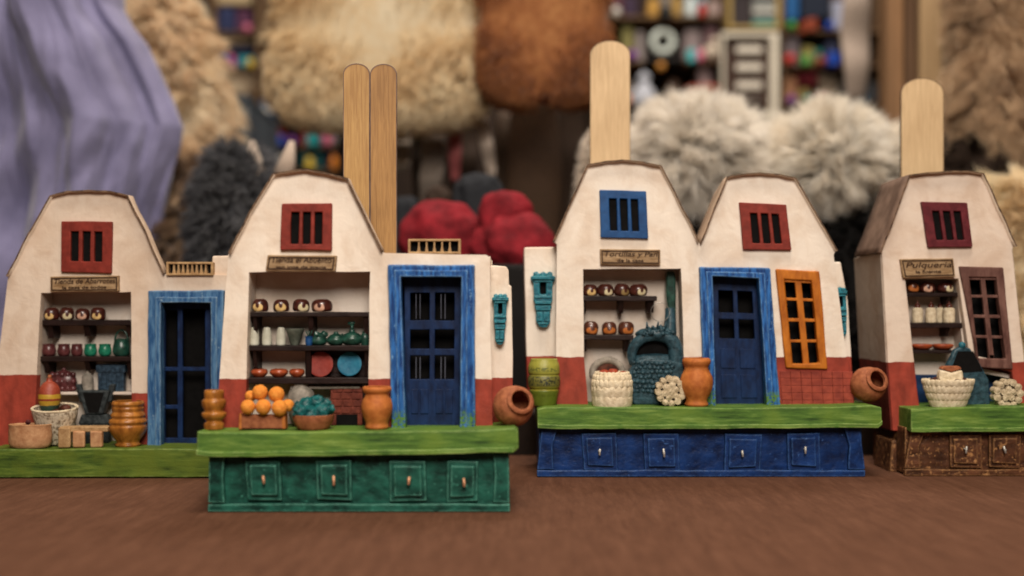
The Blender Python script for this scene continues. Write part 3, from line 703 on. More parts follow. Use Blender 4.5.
prism(C, 'interior_shade_panel', [(775.8, 269), (819.8, 271), (828, 369.5), (786, 368)], .010, .011, M['black'], rootC, ref=0, bevel=0, amp=0)  # black sheet for the unlit room behind the orange window
wf = prism(C, 'window_frame', [(775.8, 269), (819.8, 271), (828, 369.5), (786, 368)], -0.0018, 0.003, M['orange'], rootC, holes=[ow], bevel=0.0008)
prism(C, 'window_bars', [(782, 277), (814, 278), (822, 366), (790, 367)], -0.0005, 0.0015, M['orange'], wf, holes=quad_grid(ow, [(0, .38), (.62, 1.0)], [(.03, .215), (.25, .46), (.50, .715), (.75, 1.02)]), bevel=0.0003, amp=0.0001)
md = paint('tiled_dado', (0.22, 0.036, 0.024), (0.37, 0.068, 0.04), (1, 1, 1), 220, 0.6, 0.0004, 0.6)
bm = bmesh.new()
xs0, nrow = 781.5, 5
q = [(780, 371), (853, 371.5), (854.6, 407.5), (782.5, 407.5)]
for (b) in quad_grid(q, [((i + .008) / 7, (i + .992) / 7) for i in range(7)], [((j + .012) / nrow, (j + .988) / nrow) for j in range(nrow)]):
    add_prism(bm, resample([C.p(x, y, -0.001) for x, y in b], 0.006, 0.0001, 3), -0.0007, 0.0004)
link('brick_dado', bm, md, rootC, bevel=0.00025)
prism(C, 'stove_pipe', [(666.5, 271), (675, 271), (676, 300), (675.5, 330), (676, 348), (668, 348), (668.5, 320), (666.5, 296)], 0.009, 0.0165, M['darkgreen'], rootC, bevel=0.001, amp=0.0008)

# ---------------------------------------------------------------- house 4 (far right, brown plinth)
E = Frame(0.622, 960)
gw = [(921.3, 201.5), (967.5, 202.6), (973, 247), (928.5, 247.5)]
bw = [(969.5, 277.5), (996.5, 277.5), (1006, 359), (978.5, 358)]
make_house(dict(fr=E, depth=0.050, label='cream miniature house on a brown plinth at the far right, with maroon gable window',
    wall_mat=plaster('plaster_greyed', E.z(362), base=(0.72, 0.60, 0.50)),
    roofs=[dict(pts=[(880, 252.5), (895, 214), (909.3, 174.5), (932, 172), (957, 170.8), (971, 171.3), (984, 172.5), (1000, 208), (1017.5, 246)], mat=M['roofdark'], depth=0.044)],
    outline=[(893, 431), (888, 363), (882, 253), ('roof', 0), (1013, 250), (1021, 330), (1034, 431)],
    left=[(893, 431), (888, 363), (882, 253)], right=[(1013, 250), (1021, 330), (1034, 431)],
    holes=[[(905.5, 279), (958.5, 279), (970, 360), (1012, 372), (1019, 411), (920, 411), (913, 350)], [(966, 274), (1000, 274), (1009, 362), (975, 356)]],
    niche=[(905.5, 279), (958.5, 279), (968, 365), (1012, 374), (1019, 411), (920, 411), (913, 350)],
    gable_windows=[dict(outer=gw, slots=slots(gw, 3, .18, .88, .2, .84), mat=M['maroon'])],
    signs=[dict(pts=[(900.5, 259), (953.5, 258.3), (955.5, 276.8), (903.5, 278)], text=[('Pulqueria', 0.0015, 0.0040), ('la fuente', -0.0019, 0.0024)])],
    shelves=[dict(x0=902, x1=959, yt=292.6, yb=296.8, brackets=[(948.5, 952.5, 305)]),
             dict(x0=905, x1=962.5, yt=322.8, yb=328, brackets=[(948, 951, 337)]),
             dict(x0=909, x1=955, yt=350, yb=353.5)],
    platform=dict(pts=[(911, 409), (960, 407), (1070, 406), (1070, 431), (960, 432), (911.5, 432)], mat=M['grass']),
    plinth=dict(mat=M['brown_plinth'], x0=905, x1=1064, yt=430, yb=475, drawers=[(949.5, 983), (989.5, 1021.5), (1028, 1060)], dy=(434.5, 468.5), hook=M['hookpale'], post=16, taper=0.003)))
rootE = [o for o in bpy.data.objects if o.name.startswith('miniature_house')][-1]
prism(E, 'interior_shade_panel', [(959.5, 266.3), (1003.8, 267.3), (1013.5, 369.5), (977, 367)], .010, .011, M['black'], rootE, ref=0, bevel=0, amp=0)  # black sheet for the unlit room behind the brown window
wf = prism(E, 'window_frame', [(959.5, 266.3), (1003.8, 267.3), (1013.5, 369.5), (979, 367.5)], -0.0018, 0.003, M['brownwin'], rootE, holes=[bw], bevel=0.0007)
prism(E, 'window_bars', [(966, 275), (999, 275), (1009, 362), (976, 360)], -0.0006, 0.0016, M['brownwin'], wf, holes=quad_grid(bw, [(0, .40), (.58, 1.0)], [(.03, .215), (.25, .46), (.50, .715), (.75, 1.02)]), bevel=0.0003, amp=0.0001)
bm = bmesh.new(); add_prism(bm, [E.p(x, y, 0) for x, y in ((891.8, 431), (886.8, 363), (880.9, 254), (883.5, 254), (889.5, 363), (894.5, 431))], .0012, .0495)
link('brown_side_wall', bm, plaster('plaster_brown', E.z(362), base=(0.42, 0.345, 0.285), red=(0.13, 0.02, 0.013)), rootE, bevel=.0004)  # browner panel over the left wall, with a darker red dado
prism(E, 'blue_niche_base', [(912, 374.5), (1024, 374.5), (1028, 411), (916, 411)], 0.0150, 0.0166, M['bluedado'], rootE, bevel=0.0004)
prism(E, 'rear_plinth_block', [(892, 440), (908, 440), (908, 472), (890, 472)], 0.002, 0.03, M['brown_plinth'], rootE, bevel=0.001)

# ------------------------------------------------------------------ goods
SPOTG = 'small spotted pots lined up on a top shelf'
def mug(fr, px, w, h, yb, mat, label, group, d=0.0075):
    zb = fr.z(yb, 0.004)
    o = good(fr, 'spotted_pot', label, 'pot', group, px, d, zb, L_(potprof(w * rng.uniform(.95, 1.05), h * rng.uniform(.9, 1.06)), 0.07, 1.2, 24, seed=px), M[mat])
    o.rotation_euler = (0, R(rng.uniform(-4, 4)), R(rng.uniform(-12, 12))); o.location.z += .0002; return o
P1 = 'spotted pots on the top shelf of the far left house'
for px, m, l in ((52, 'spot_yellow', 'yellow spotted brown pot, first on the top shelf of the far left house'),
                 (67, 'spot_cream', 'pale spotted brown pot, second on the top shelf of the far left house'),
                 (82.5, 'spot_pink', 'pinkish spotted brown pot, third on the top shelf of the far left house'),
                 (98, 'spot_yellow', 'brightest yellow spotted pot, last of four on the top shelf of the far left house')):
    mug(A, px, 14.5, 11.5, 320, m, l, P1)
P2 = 'spotted pots on the top shelf of the green plinth house'
for px, w, m, l in ((260.5, 17, 'spot_yellow', 'brown pot with orange crescent, first on the top shelf above the white bottles'),
                    (281.5, 17, 'spot_yellow', 'brown pot with orange crescent, second on the top shelf of the green plinth house'),
                    (301, 16, 'spot_cream', 'narrow brown pot with split cream mark, third above the white bottles'),
                    (322, 20, 'spot_pink', 'wide brown pot with pink marks, last on the top shelf of the green plinth house')):
    mug(B, px, w, 12.5, 312, m, l, P2)
P3 = 'spotted pots on the top shelf of the two gabled house'
for px, w, m, l in ((590, 16, 'spot_yellow', 'brown pot with golden mark, first on the top shelf under the blue window'),
                    (605.5, 16, 'spot_cream', 'brown pot with pale gold mark, second on the top shelf under the blue window'),
                    (621.5, 16.5, 'spot_olive', 'brown pot with dull olive mark on the top shelf under the blue window'),
                    (638.5, 18, 'spot_cream', 'wide brown pot with cream mark, last on the top shelf under the blue window')):
    mug(C, px, w, 11.5, 296, m, l, P3)
P4 = 'spotted pots on the top shelf of the brown plinth house'
for px, w, m, l in ((912, 13, 'spot_orange', 'dark pot with orange mark, first on the top shelf of the far right house'),
                    (927, 15, 'spot_pink', 'dark pot with pinkish mark, second on the top shelf of the far right house'),
                    (945, 17, 'spot_cream', 'widest dark pot with cream mark, last on the top shelf of the far right house')):
    mug(E, px, w, 9.5, 292.6, m, l, P4)
P5 = 'brown loaves on the second shelf of the two gabled house'
for px, m, l in ((590.5, 'spot_orange', 'brown orange pot, leftmost of three on the second shelf of the two gabled house'),
                 (609.5, 'spot_orange', 'brown orange pot, middle of three on the second shelf of the two gabled house'),
                 (626, 'spot_orange', 'brown orange pot, rightmost of three beside the stone stove top')):
    mug(C, px, 15.5, 12.5, 335, m, l, 'orange marked pots on a second shelf')
# house 1 second shelf
z2 = A.z(356.5, 0.004)
for px, w, m, l in ((49, 14, 'maroonglaze', 'maroon little pot, first on the second shelf of the far left house'), (64, 12.5, 'maroonglaze', 'maroon little pot, second on the second shelf of the far left house'),
                    (77, 11.5, 'maroonglaze', 'maroon little pot, third on the second shelf beside the green pots'), (90.5, 12.5, 'greenglaze', 'muted green little pot next to the maroon pots'),
                    (105, 12.5, 'greenglaze', 'green little pot next to the dark arched handle basket')):
    good(A, 'glazed_pot', l, 'pot', 'small glazed pots on the second shelf of the far left house', px, 0.0085, z2, L_([(w * .3, 0), (w * .46, 2), (w * .5, 6), (w * .44, 10), (w * .46, 12)], 0.03, 1.2, 24), M[m])
b = good(A, 'handled_basket', 'dark green basket with tall arched handle at the right of the second shelf', 'basket', None, 121.5, 0.0095, z2,
         L_([(6, 0), (8, 3), (8.4, 9), (7, 15), (7.2, 17)], 0.06, 1.2), M['darkgreen'])
child(b, 'handle', lambda bm, s: add_tube(bm, [(math.cos(t) * 6.5 * s, 0, 15 * s + math.sin(t) * 11 * s) for t in [math.pi * i / 12 for i in range(13)]], 0.9 * s, 7), M['darkgreen'], s=A.s_(.009))
z3 = A.z(392, 0.006)
def grid_dome(bm, s):
    add_ball(bm, (0, 0, 10 * s), 13 * s, 3, 0.05, 2, (1, .55, .95))
    for i in range(3):
        for j in range(5): add_ball(bm, ((j - 2) * 5.2 * s, -5.0 * s * (1 - abs(j - 2) * .2), (4 + i * 7) * s), 3.1 * s, 1, 0.2, i * 5 + j)
    add_ball(bm, (0, 0, 23 * s), 2.5 * s, 1)
g = good(A, 'covered_basket', 'maroon bobbled domed basket on the low ledge of the far left house', 'basket', None, 64, 0.010, z3 - .0005, grid_dome, M['maroonglaze'])
g = good(A, 'stoppered_bottle', 'cream grey bottle between the maroon dome and the dark blue box', 'bottle', None, 87.5, 0.010, z3, L_([(5.5, 0), (6, 2), (5.5, 13), (4, 17), (2, 18.5), (1.7, 22)], .04, .8), M['greyclay'])
child(g, 'stopper', lambda bm, s: add_tube(bm, [(0, 0, 21 * s), (0, 0, 25 * s)], 1.6 * s, 8), M['shelf'], s=A.s_(.01))
def bbox_(bm, s):
    add_box(bm, -13 * s, 13 * s, -4 * s, 4 * s, 0, 19 * s); add_box(bm, -14.5 * s, 14.5 * s, -5 * s, 5 * s, 19 * s, 27 * s)
    for i in range(5):
        add_box(bm, (-12 + i * 5) * s, (-9 + i * 5) * s, -5 * s, -3 * s, 2 * s, 17 * s)
        add_box(bm, (-13 + i * 5.4) * s, (-9.4 + i * 5.4) * s, -5.8 * s, -4 * s, 20.5 * s, 25 * s)
good(A, 'woven_chest', 'blue black woven chest at the right end of the low ledge', 'chest', None, 112, 0.0105, z3, bbox_, M['bluebox'], False, 0.0004)
ZA = A.z(449, PLAT_D)
def metate(bm, s):
    w = lambda x0, x1, x2, x3, z0, z1, y0, y1: add_prism(bm, [Vector((x0 * s, z0 * s)), Vector((x1 * s, z0 * s)), Vector((x3 * s, z1 * s)), Vector((x2 * s, z1 * s))], y0 * s, y1 * s)
    w(-16, 16, -13, 13, 0, 10, -6, 5); w(-9, 9, -16, 16, 10.1, 34, -7, 5); 
    w(-16, -10, -20, -14, 22, 40, -3, 5); w(10, 16, 14, 20, 22, 40, -3, 5)
g = good(A, 'stone_hopper', 'charcoal tapered stone hopper behind the tan stool of the far left house', 'hopper', None, 96, 0.0070, ZA + 0.010, metate, M['charcoal'], False, 0.0008)
child(g, 'opening', lambda bm, s: add_prism(bm, [Vector((-5 * s, 12 * s)), Vector((5 * s, 12 * s)), Vector((10.5 * s, 32 * s)), Vector((-10.5 * s, 32 * s))], -7.4 * s, -6 * s), M['black'], False, s=A.s_(.005))
child(g, 'stone_foot', lambda bm, s: add_box(bm, -14 * s, 14 * s, -5 * s, 4 * s, -0.010, 0.0004), M['charcoal'], False, s=A.s_(.005))
# woven bowl with rolls and banded jar
g = good(A, 'woven_bowl', 'cream woven bowl full of dark rolls at the left pillar', 'bowl', None, 57, -0.0010, ZA, L_([(11, 0), (13, 3), (17, 12), (20.5, 24), (22.5, 33), (22, 36)], 0.03, 2), M['creampat'])
g.rotation_euler = (R(10), 0, 0); g.location.z += .0012; g.scale = (1, .8, 1)
child(g, 'rim', lambda bm, s: bmesh.ops.create_cone(bm, segments=4, radius1=.00001, radius2=.00001, depth=.00001) and [add_tube(bm, [(22 * s * math.cos(t), 22 * s * math.sin(t), 36 * s) for t in [2 * math.pi * i / 30 for i in range(31)]], 1.3 * s, 7)], M['cream'], s=A.s_(-.0045))
r2 = random.Random(3)
for k in range(7):
    a = 2 * math.pi * k / 7
    good(A, 'dark_roll', 'dark brown round roll heaped in the cream woven bowl', 'bread', 'dark rolls in the cream woven bowl', 58 + 12 * math.cos(a), -0.0040 + 0.0048 * math.sin(a), ZA + A.s_(0) * (30 + 2 * (k % 2) + 2 * math.sin(a)),
         lambda bm, s: add_ball(bm, (0, 0, 3 * s), 5.4 * s, 2, .15, k, (1, 1, .8)), M['darkbread'])
sA = A.s_(-.004)
mj = banded('banded_jar', [(0.03, 0.07, 0.05), (0.52, 0.31, 0.03), (0.30, 0.05, 0.02), (0.55, 0.33, 0.03), (0.33, 0.055, 0.025)], [11 * sA, 15.5 * sA, 17.5 * sA, 22 * sA], 0.5)
g = good(A, 'banded_jar', 'red yellow and green banded jar standing in the cream woven bowl', 'jar', None, 49.5, -0.0068, ZA + 30 * sA, L_([(5, 0), (7.5, 5), (9.5, 11), (10.8, 19), (9.6, 28), (6, 33), (3.2, 35), (2.8, 38)], .03, 1, hol=False), mj)
child(g, 'stopper', lambda bm, s: add_tube(bm, [(0, 0, 37 * s), (0.3 * s, 0, 41 * s)], 2.2 * s, 10, 1.6 * s), M['terra2'], s=sA)
g = good(A, 'shallow_bowl', 'pale terracotta shallow bowl at the left end of the far left base', 'bowl', None, 29.5, -0.0125, ZA, L_([(18, 0), (20.5, 3), (21.5, 10), (21, 19), (21.6, 23)], .02, 2.2), M['terrapale'])
g.scale = (1, .62, 1); g.location.y += .001
good(A, 'chili_pile', 'small dark red chili heap in the pale terracotta bowl', 'food', None, 29, -0.0125, ZA + 15 * sA, lambda bm, s: [add_ball(bm, (-4 * s, 0, 3 * s), 5 * s, 2, .3, 1), add_ball(bm, (4 * s, 1 * s, 2 * s), 4.5 * s, 2, .3, 2), add_ball(bm, (-1 * s, 0, 10 * s), 2.6 * s, 2, .3, 3)], M['maroonglaze'])
g = good(A, 'low_stool', 'low tan stool with stubby legs in front of the stone hopper', 'stool', None, 86, -0.0105, ZA, lambda bm, s: add_box(bm, -24 * s, 24 * s, -7 * s, 8 * s, 15.5 * s, 21 * s, .0002), M['tan'], False, .0005)
for x in (-18, -4, 13):
    child(g, 'leg', lambda bm, s: add_box(bm, (x - 6) * s, (x + 6) * s, -10 * s, -4 * s, 0, (17 if x > -18 else 20) * s, .0003), M['terrapale'] if x > -18 else M['tan'], False, .0009, sA)
def ribbed(w=1.0):
    return [(11.5, 0), (12.5, 2), (11, 4.5), (14, 9), (17.5, 15), (18.4, 20), (17.2, 22), (18.6, 24.5), (17.8, 27), (16, 28.5), (17, 31), (15.8, 33.5), (15, 35), (15.6, 38), (15, 40), (16, 42.5), (15, 45)]
good(A, 'ribbed_pot', 'ochre ribbed pot beside the blue door frame of the far left house', 'pot', None, 128, -0.0065, ZA, L_(ribbed(), .015, 1.6, 36), M['ochre'])

# house 2 goods
sB = B.s_(0)
zB2, zB3 = B.z(345.5, .004), B.z(377.5, .004)
for px, l in ((254.5, 'white bottle, leftmost of three on the middle shelf'), (267, 'white bottle, middle of three on the middle shelf'), (281, 'white bottle, rightmost of three beside the grey green jar')):
    good(B, 'white_bottle', l, 'bottle', 'white bottles on the middle shelf', px, 0.0085, zB2, L_([(4.4, 0), (4.9, 1.5), (4.6, 9), (3.9, 14.5), (3.3, 17), (2.2, 18)], .03, .7, hol=False), M['white'])
good(B, 'flared_jar', 'grey green flared jar on the middle shelf beside the white bottles', 'jar', None, 295, .010, zB2, L_([(4, 0), (5, 3), (7, 9), (8.8, 14), (9, 16.5)], .06, 1), M['greygreen'])
g = good(B, 'blue_cup', 'tiny blue cup with dark sprigs on the middle shelf', 'cup', None, 309, .0065, zB2, L_([(3, 0), (3.8, 3), (3.6, 7), (4, 9)], .04, .7), M['blue_window'])
child(g, 'sprig', lambda bm, s: [add_tube(bm, [(0, 0, 6 * s), (a * s, 0, 12 * s), (a * 1.6 * s, 0, 15 * s)], .6 * s, 6) for a in (-2, 0, 2)], M['darkgreen'], s=sB)
def leafpot(bm, s):
    L_([(6, 0), (9, 3), (8, 8)], .1, 1)(bm, s)
    for k in range(5): add_ball(bm, ((k - 2) * 2.6 * s, 0, (8 + 3 * math.sin(k * 2.1)) * s), 4.5 * s, 2, .5, k, (1, .6, .8))
good(B, 'leafy_pot', 'dark green leafy pot at the centre of the middle shelf', 'pot', None, 318.5, .0095, zB2, leafpot, M['darkgreen'])
def teapot(k, sp):
    def b(bm, s):
        L_([(6 * k, 0), (9 * k, 2.5 * k), (10 * k, 6 * k), (7 * k, 10 * k), (3 * k, 12 * k), (2 * k, 14 * k), (1e-3, 14.5 * k)], .08, 1, hol=False)(bm, s)
        if sp:
            add_tube(bm, [(8 * k * s, 0, 5 * k * s), (11 * k * s, 0, 9 * k * s), (12.5 * k * s, 0, 12 * k * s)], 1.7 * k * s, 8, 1.1 * k * s)
            add_tube(bm, [(-8 * k * s, 0, 4 * k * s), (-13 * k * s, 0, 7 * k * s), (-8 * k * s, 0, 10 * k * s)], 1.1 * k * s, 8)
    return b
good(B, 'lidded_dish', 'dark green lidded dish on the middle shelf between leafy pot and kettle', 'dish', None, 336, .0085, zB2, teapot(.95, False), M['darkgreen'])
g = good(B, 'kettle', 'dark green kettle with upright handle on the middle shelf', 'kettle', None, 352, .0085, zB2, teapot(1.1, True), M['darkgreen'])
child(g, 'handle', lambda bm, s: [add_tube(bm, [(0, 0, 14 * s), (0, 0, 21 * s)], 1.6 * s, 8), add_tube(bm, [(-4 * s, 0, 22 * s), (3 * s, 0, 22.5 * s)], 1.7 * s, 8)], M['darkgreen'], s=sB)
good(B, 'round_jug', 'black green round jug at the right end of the middle shelf', 'jug', None, 365, .0085, zB2, L_([(3.5, 0), (5, 5), (4.6, 9), (3, 12), (3.2, 14)], .05, .8), M['darkgreen'])
for px, w, l in ((259.5, 17, 'red orange oval bowl, first on the third shelf'), (279, 18.5, 'red orange oval bowl, second and widest on the third shelf'), (297, 15.5, 'red orange oval bowl, third, beside the red plate')):
    good(B, 'red_bowl', l, 'bowl', 'red orange bowls on the third shelf', px, .0085, zB3, L_([(w * .28, 0), (w * .44, 2.5), (w * .5, 4.8), (w * .42, 7.5), (w * .3, 8)], .03, .8), M['redbowl'])
def plate(rad):
    def b(bm, s):
        add_lathe(bm, [(1e-4, 0), (rad * .6 * s, 0), (rad * s, 1.2 * s), (rad * s, 2 * s), (rad * .93 * s, 2.1 * s), (rad * .72 * s, 1.9 * s), (rad * .66 * s, 1.8 * s), (1e-4, 1.8 * s)], 40, cap=False)
        bmesh.ops.remove_doubles(bm, verts=bm.verts, dist=1e-6)
        for v in bm.verts: v.co = Vector((v.co.x, -v.co.z, v.co.y + rad * s))
    return b
good(B, 'round_plate', 'red round plate leaning upright under the middle shelf', 'plate', 'upright round plates', 320.5, .0090, zB3, plate(12.6), M['redplate'], tilt=(R(-8), 0, 0))
good(B, 'round_plate', 'blue round plate leaning upright under the middle shelf', 'plate', 'upright round plates', 349.5, .0090, zB3 + .0004, plate(12), M['blueplate'], tilt=(R(-8), 0, 0))
rootB = [o for o in bpy.data.objects if o.name.startswith('miniature_house')][1]
prism(B, 'dark_panel', rect(305, 350, 367, 378), .0130, .0168, M['shelf'], rootB, bevel=.0003)
prism(B, 'low_board', rect(290, 386, 360, 389), .007, .0165, M['greyclay'], rootB, bevel=.0004)
ZB = B_PT
g = good(B, 'fruit_crate', 'orange brown wooden crate holding round oranges beside the left pillar', 'crate', None, 263.5, -.0070, ZB, lambda bm, s: [add_box(bm, -22 * s, 22 * s, -7 * s, -6 * s, 1 * s, 14.5 * s, .0001), add_box(bm, -22 * s, 22 * s, 6 * s, 7 * s, 1 * s, 14 * s, .0001), add_box(bm, -21 * s, 21 * s, -6.2 * s, 6.2 * s, .5 * s, 2 * s)], M['terra2'], False, .0004)
for x in (-21.5, 21.5): child(g, 'end_board', lambda bm, s: add_box(bm, (x - 1.6) * s, (x + 1.6) * s, -7.6 * s, 7.6 * s, 0, 16 * s, .0002), M['terra'], False, .0004, B.s_(-.007))
OG = 'oranges heaped in the wooden crate'
for px, py, r, d, l in ((260, 392.5, 7.9, -.0085, 'orange at the top left of the heap in the crate'), (276.5, 394.5, 8, -.0085, 'orange at the top right of the heap in the crate'),
                        (248, 407, 7.4, -.0110, 'leftmost front orange in the crate'), (263.3, 407, 7.9, -.0112, 'middle front orange in the crate'), (279.7, 408, 8.1, -.0110, 'right front orange in the crate'),
                        (288, 405.5, 6.4, -.0065, 'smaller orange tucked behind at the right edge of the crate'), (250.5, 396, 5.6, -.0040, 'shaded orange tucked behind at the left of the crate')):
    good(B, 'orange_fruit', l, 'orange', OG, px, d, B.z(py, d) - r * B.s_(d), lambda bm, s: add_ball(bm, (0, 0, r * s), r * s, 3, .04, px), M['orangefruit'])
g = good(B, 'oval_basket', 'terracotta oval basket of teal fruit in the shop of the green plinth house', 'basket', None, 313.5, -.0070, ZB, L_([(15.5, 0), (17.5, 3), (20, 9), (20.8, 14)], .02, 1.6), M['terra2'])
for k, (dx, dz, r) in enumerate(((-12, 15, 8), (-3, 14, 8.5), (8, 15, 8.5), (14, 17, 7), (-7, 22, 8), (3, 24, 8.5), (-15, 20, 6), (11, 23, 6.5))):
    good(B, 'teal_fruit', 'glossy teal round fruit heaped in the terracotta oval basket', 'fruit', 'teal fruits in the oval basket', 313.5 + dx, -.0075 - .003 * (k in (1, 2, 0)), ZB + (dz - r * .7) * B.s_(-.007),
         lambda bm, s: add_ball(bm, (0, 0, r * s), r * s, 3, .45, k, (1, .9, .85)), M['tealfruit'])
def bricks(bm, s):
    rr = random.Random(5)
    for j in range(4):
        for i in range(3):
            x = (-14 + i * 10 + (j % 2) * 2) * s
            add_box(bm, x, x + 9 * s, -5 * s, 4 * s, (12 + j * 7) * s, (18 + j * 7) * s, .0001, rr)
    add_box(bm, -14.5 * s, -9 * s, -5 * s, 4 * s, 0, 11.5 * s); add_box(bm, 12 * s, 17 * s, -5 * s, 4 * s, 0, 11.5 * s)
    add_box(bm, -15 * s, 18 * s, -3.8 * s, 4 * s, 8 * s, 40 * s)
g = good(B, 'brick_stove', 'dark red brick stove in the shaded right corner of the shop', 'stove', None, 346, .0095, ZB, bricks, M['brick'], False, .0003)
child(g, 'opening', lambda bm, s: add_box(bm, -9 * s, 12 * s, -4.4 * s, -3.6 * s, .2 * s, 11 * s), M['black'], False, s=sB)
good(B, 'grey_pot', 'dull grey rounded pot behind the teal fruit basket', 'pot', None, 301, .0085, ZB, L_([(7, 0), (12, 10), (13.5, 24), (12, 34), (8, 39), (8.5, 41)], .05, 1.3), M['greyclay'])
good(B, 'tiered_pot', 'ochre tiered pot at the left end of the bright green base', 'pot', None, 214, -.0075, ZB, L_([(9.6, 0), (10, 5), (8.3, 7), (7.8, 8.5), (11.6, 12), (12.2, 16), (9.6, 17.5), (9.6, 19), (11.6, 23), (12, 28), (9.8, 30), (9.6, 31.5), (10, 36), (9.4, 38.5)], .02, 1.5, 32, n=3), M['ochre'])
good(B, 'rounded_vase', 'orange terracotta vase left of the big blue door, on the bright green base', 'vase', 'orange terracotta vases beside blue doors', 377, -.0075, ZB, L_([(10.5, 0), (12, 2), (11.2, 6), (14, 13), (15.6, 21), (14.6, 28), (12, 33), (11.8, 35), (14, 37.5), (14.6, 40), (13.6, 42)], .015, 1.8, 36), M['terra'])

def tilted(fr, px, py, r, d, label, M_, mx, my, zb):
    """jar lying tilted with its mouth turned to the front and right"""
    o = good(fr, 'tilted_jar', label, 'jar', 'terracotta jars lying tilted beside the houses', px, d, fr.z(py, d),
             lambda bm, s: (L_([(r * .35, 0), (r * .72, r * .16), (r * .97, r * .6), (r * 1.0, r * .95), (r * .88, r * 1.36), (r * .70, r * 1.56), (r * .62, r * 1.62), (r * .70, r * 1.76), (r * .60, r * 1.82)], .02, r * .12, 40)(bm, s), [setattr(v, 'co', Vector((v.co.x, v.co.y, v.co.z - r * .95 * s))) for v in bm.verts]), M_)
    o.rotation_euler = (R(68), 0, R(my)); return o
tilted(B, 514, 405.5, 20.5, -0.003, 'terracotta jar tilted on its side at the right of the green plinth house', M['terra2'], 0, 24, 0)
tilted(C, 869, 384, 17.6, -0.003, 'terracotta jar tilted on its side at the right of the blue plinth house', M['terra2'], 0, 20, 0)

# house 3 goods
ZC = C_PT; sC = C.s_(-.004)
g = good(C, 'striped_barrel_pot', 'yellow green ridged pot with dark patterned bands at the left wing', 'pot', None, 544, -.004, ZC,
     L_([(11.5, 0), (12.5, 3), (14.3, 11), (14.8, 15), (13.6, 16.5), (15.8, 19), (16.2, 26), (15.4, 29), (14.6, 30.5), (15.8, 32.5), (15.6, 39), (13.8, 44), (13.4, 46)], .015, 1.6, 36, n=3),
     banded('yellow_green_pot', [(0.13, 0.17, 0.015), (0.30, 0.28, 0.03), (0.17, 0.16, 0.03), (0.34, 0.33, 0.05)], [15 * sC, 19 * sC, 29.5 * sC], .45, [(20 * sC, 29 * sC, (0.03, 0.035, 0.015)), (34 * sC, 38 * sC, (0.14, 0.16, 0.03)), (9 * sC, 12 * sC, (0.10, 0.13, 0.01))]))
def ruffled(bm, s, tiers, n=18, seg=144):
    """stacked tiers (z0, z1, radius, ruffle): each bulges and ends in a wavy upper lip"""
    for k, (z0, z1, r0_, r1_, am) in enumerate(tiers):
        rings = []
        for t in (0, .25, .55, .8, 1.0, 1.0, .8):
            pass
        prof = [(0.0, 1.0), (.3, 1.03), (.6, 1.035), (.85, 1.02), (1.0, .99), (.98, .93), (.7, .90)]
        for t, q in prof:
            ring = []
            for i in range(seg):
                a = 2 * math.pi * i / seg; wv = abs(math.sin(a * n / 2 + k * .8))
                rr = (r0_ + (r1_ - r0_) * t) * q * (1 + am * (wv - .5) * (.4 + t)) * s
                zz = (z0 + (z1 - z0) * (t + (.13 * (wv - .6) if t > .8 else 0))) * s
                ring.append(bm.verts.new((rr * math.cos(a), rr * math.sin(a), zz)))
            rings.append(ring)
        for a_, b_ in zip(rings, rings[1:]):
            for i in range(seg): bm.faces.new((a_[i], a_[(i + 1) % seg], b_[(i + 1) % seg], b_[i]))
        bm.faces.new(rings[0][::-1]); bm.faces.new(rings[-1])
def scallop(bm, s, r0=20, r1=19, h=30, rows=3):
    L_([(r0 - 1, 0), (r0, 3), (r0 - .5, 11), (r0 + .3, 12.5), (r0 - .4, 20), (r1, h)], .03, 2)(bm, s)
def balls(bm, s, r, z, n, br):
    for i in range(n):
        a = 2 * math.pi * i / n; add_ball(bm, (r * math.cos(a) * s, r * math.sin(a) * s, z * s), br * s, 1, .25, i)
g = good(C, 'scalloped_basket', 'cream scalloped basket with red rolls at the left of the stone stove', 'basket', None, 612, -.0085, ZC, lambda bm, s: ruffled(bm, s, [(0, 11, 19.4, 19.8, .012), (9.5, 20, 20, 20.3, .02)]), M['cream'])
child(g, 'scalloped_rim', lambda bm, s: ruffled(bm, s, [(18, 26, 19.9, 19.5, .035), (23.5, 31, 18.9, 18.2, .04), (28.5, 34, 17.5, 16.5, .04)], 24), M['cream'], s=sC)
for k, (dx, dz) in enumerate(((-8, 30), (1, 31), (11, 28.5))):
    good(C, 'red_roll', 'dull red roll lying in the cream scalloped basket', 'bread', 'red rolls in the scalloped basket', 612 + dx, -.0100, ZC + dz * sC, lambda bm, s: add_ball(bm, (0, 0, 2.5 * s), 5 * s, 2, .15, k, (1.1, 1, .8)), M['jarred'])
def arch(bm, s):
    add_tube(bm, [(15 * math.cos(t) * s, 0, (31 + 13 * math.sin(t)) * s) for t in [math.pi * i / 16 for i in range(-2, 19)]], 3.6 * s, 10)
    add_box(bm, -14 * s, 14 * s, -2 * s, 5 * s, 0, 30 * s)
g = good(C, 'domed_oven', 'grey white arched oven with dark mouth behind the scalloped basket', 'oven', None, 607.5, .0035, ZC, arch, M['greyclay'])
child(g, 'mouth', lambda bm, s: add_prism(bm, [Vector((13 * math.cos(t) * s, (31 + 11 * math.sin(t)) * s)) for t in [math.pi * i / 12 for i in range(13)]], -1.0 * s, 3 * s), M['darkbread'], False, s=sC)
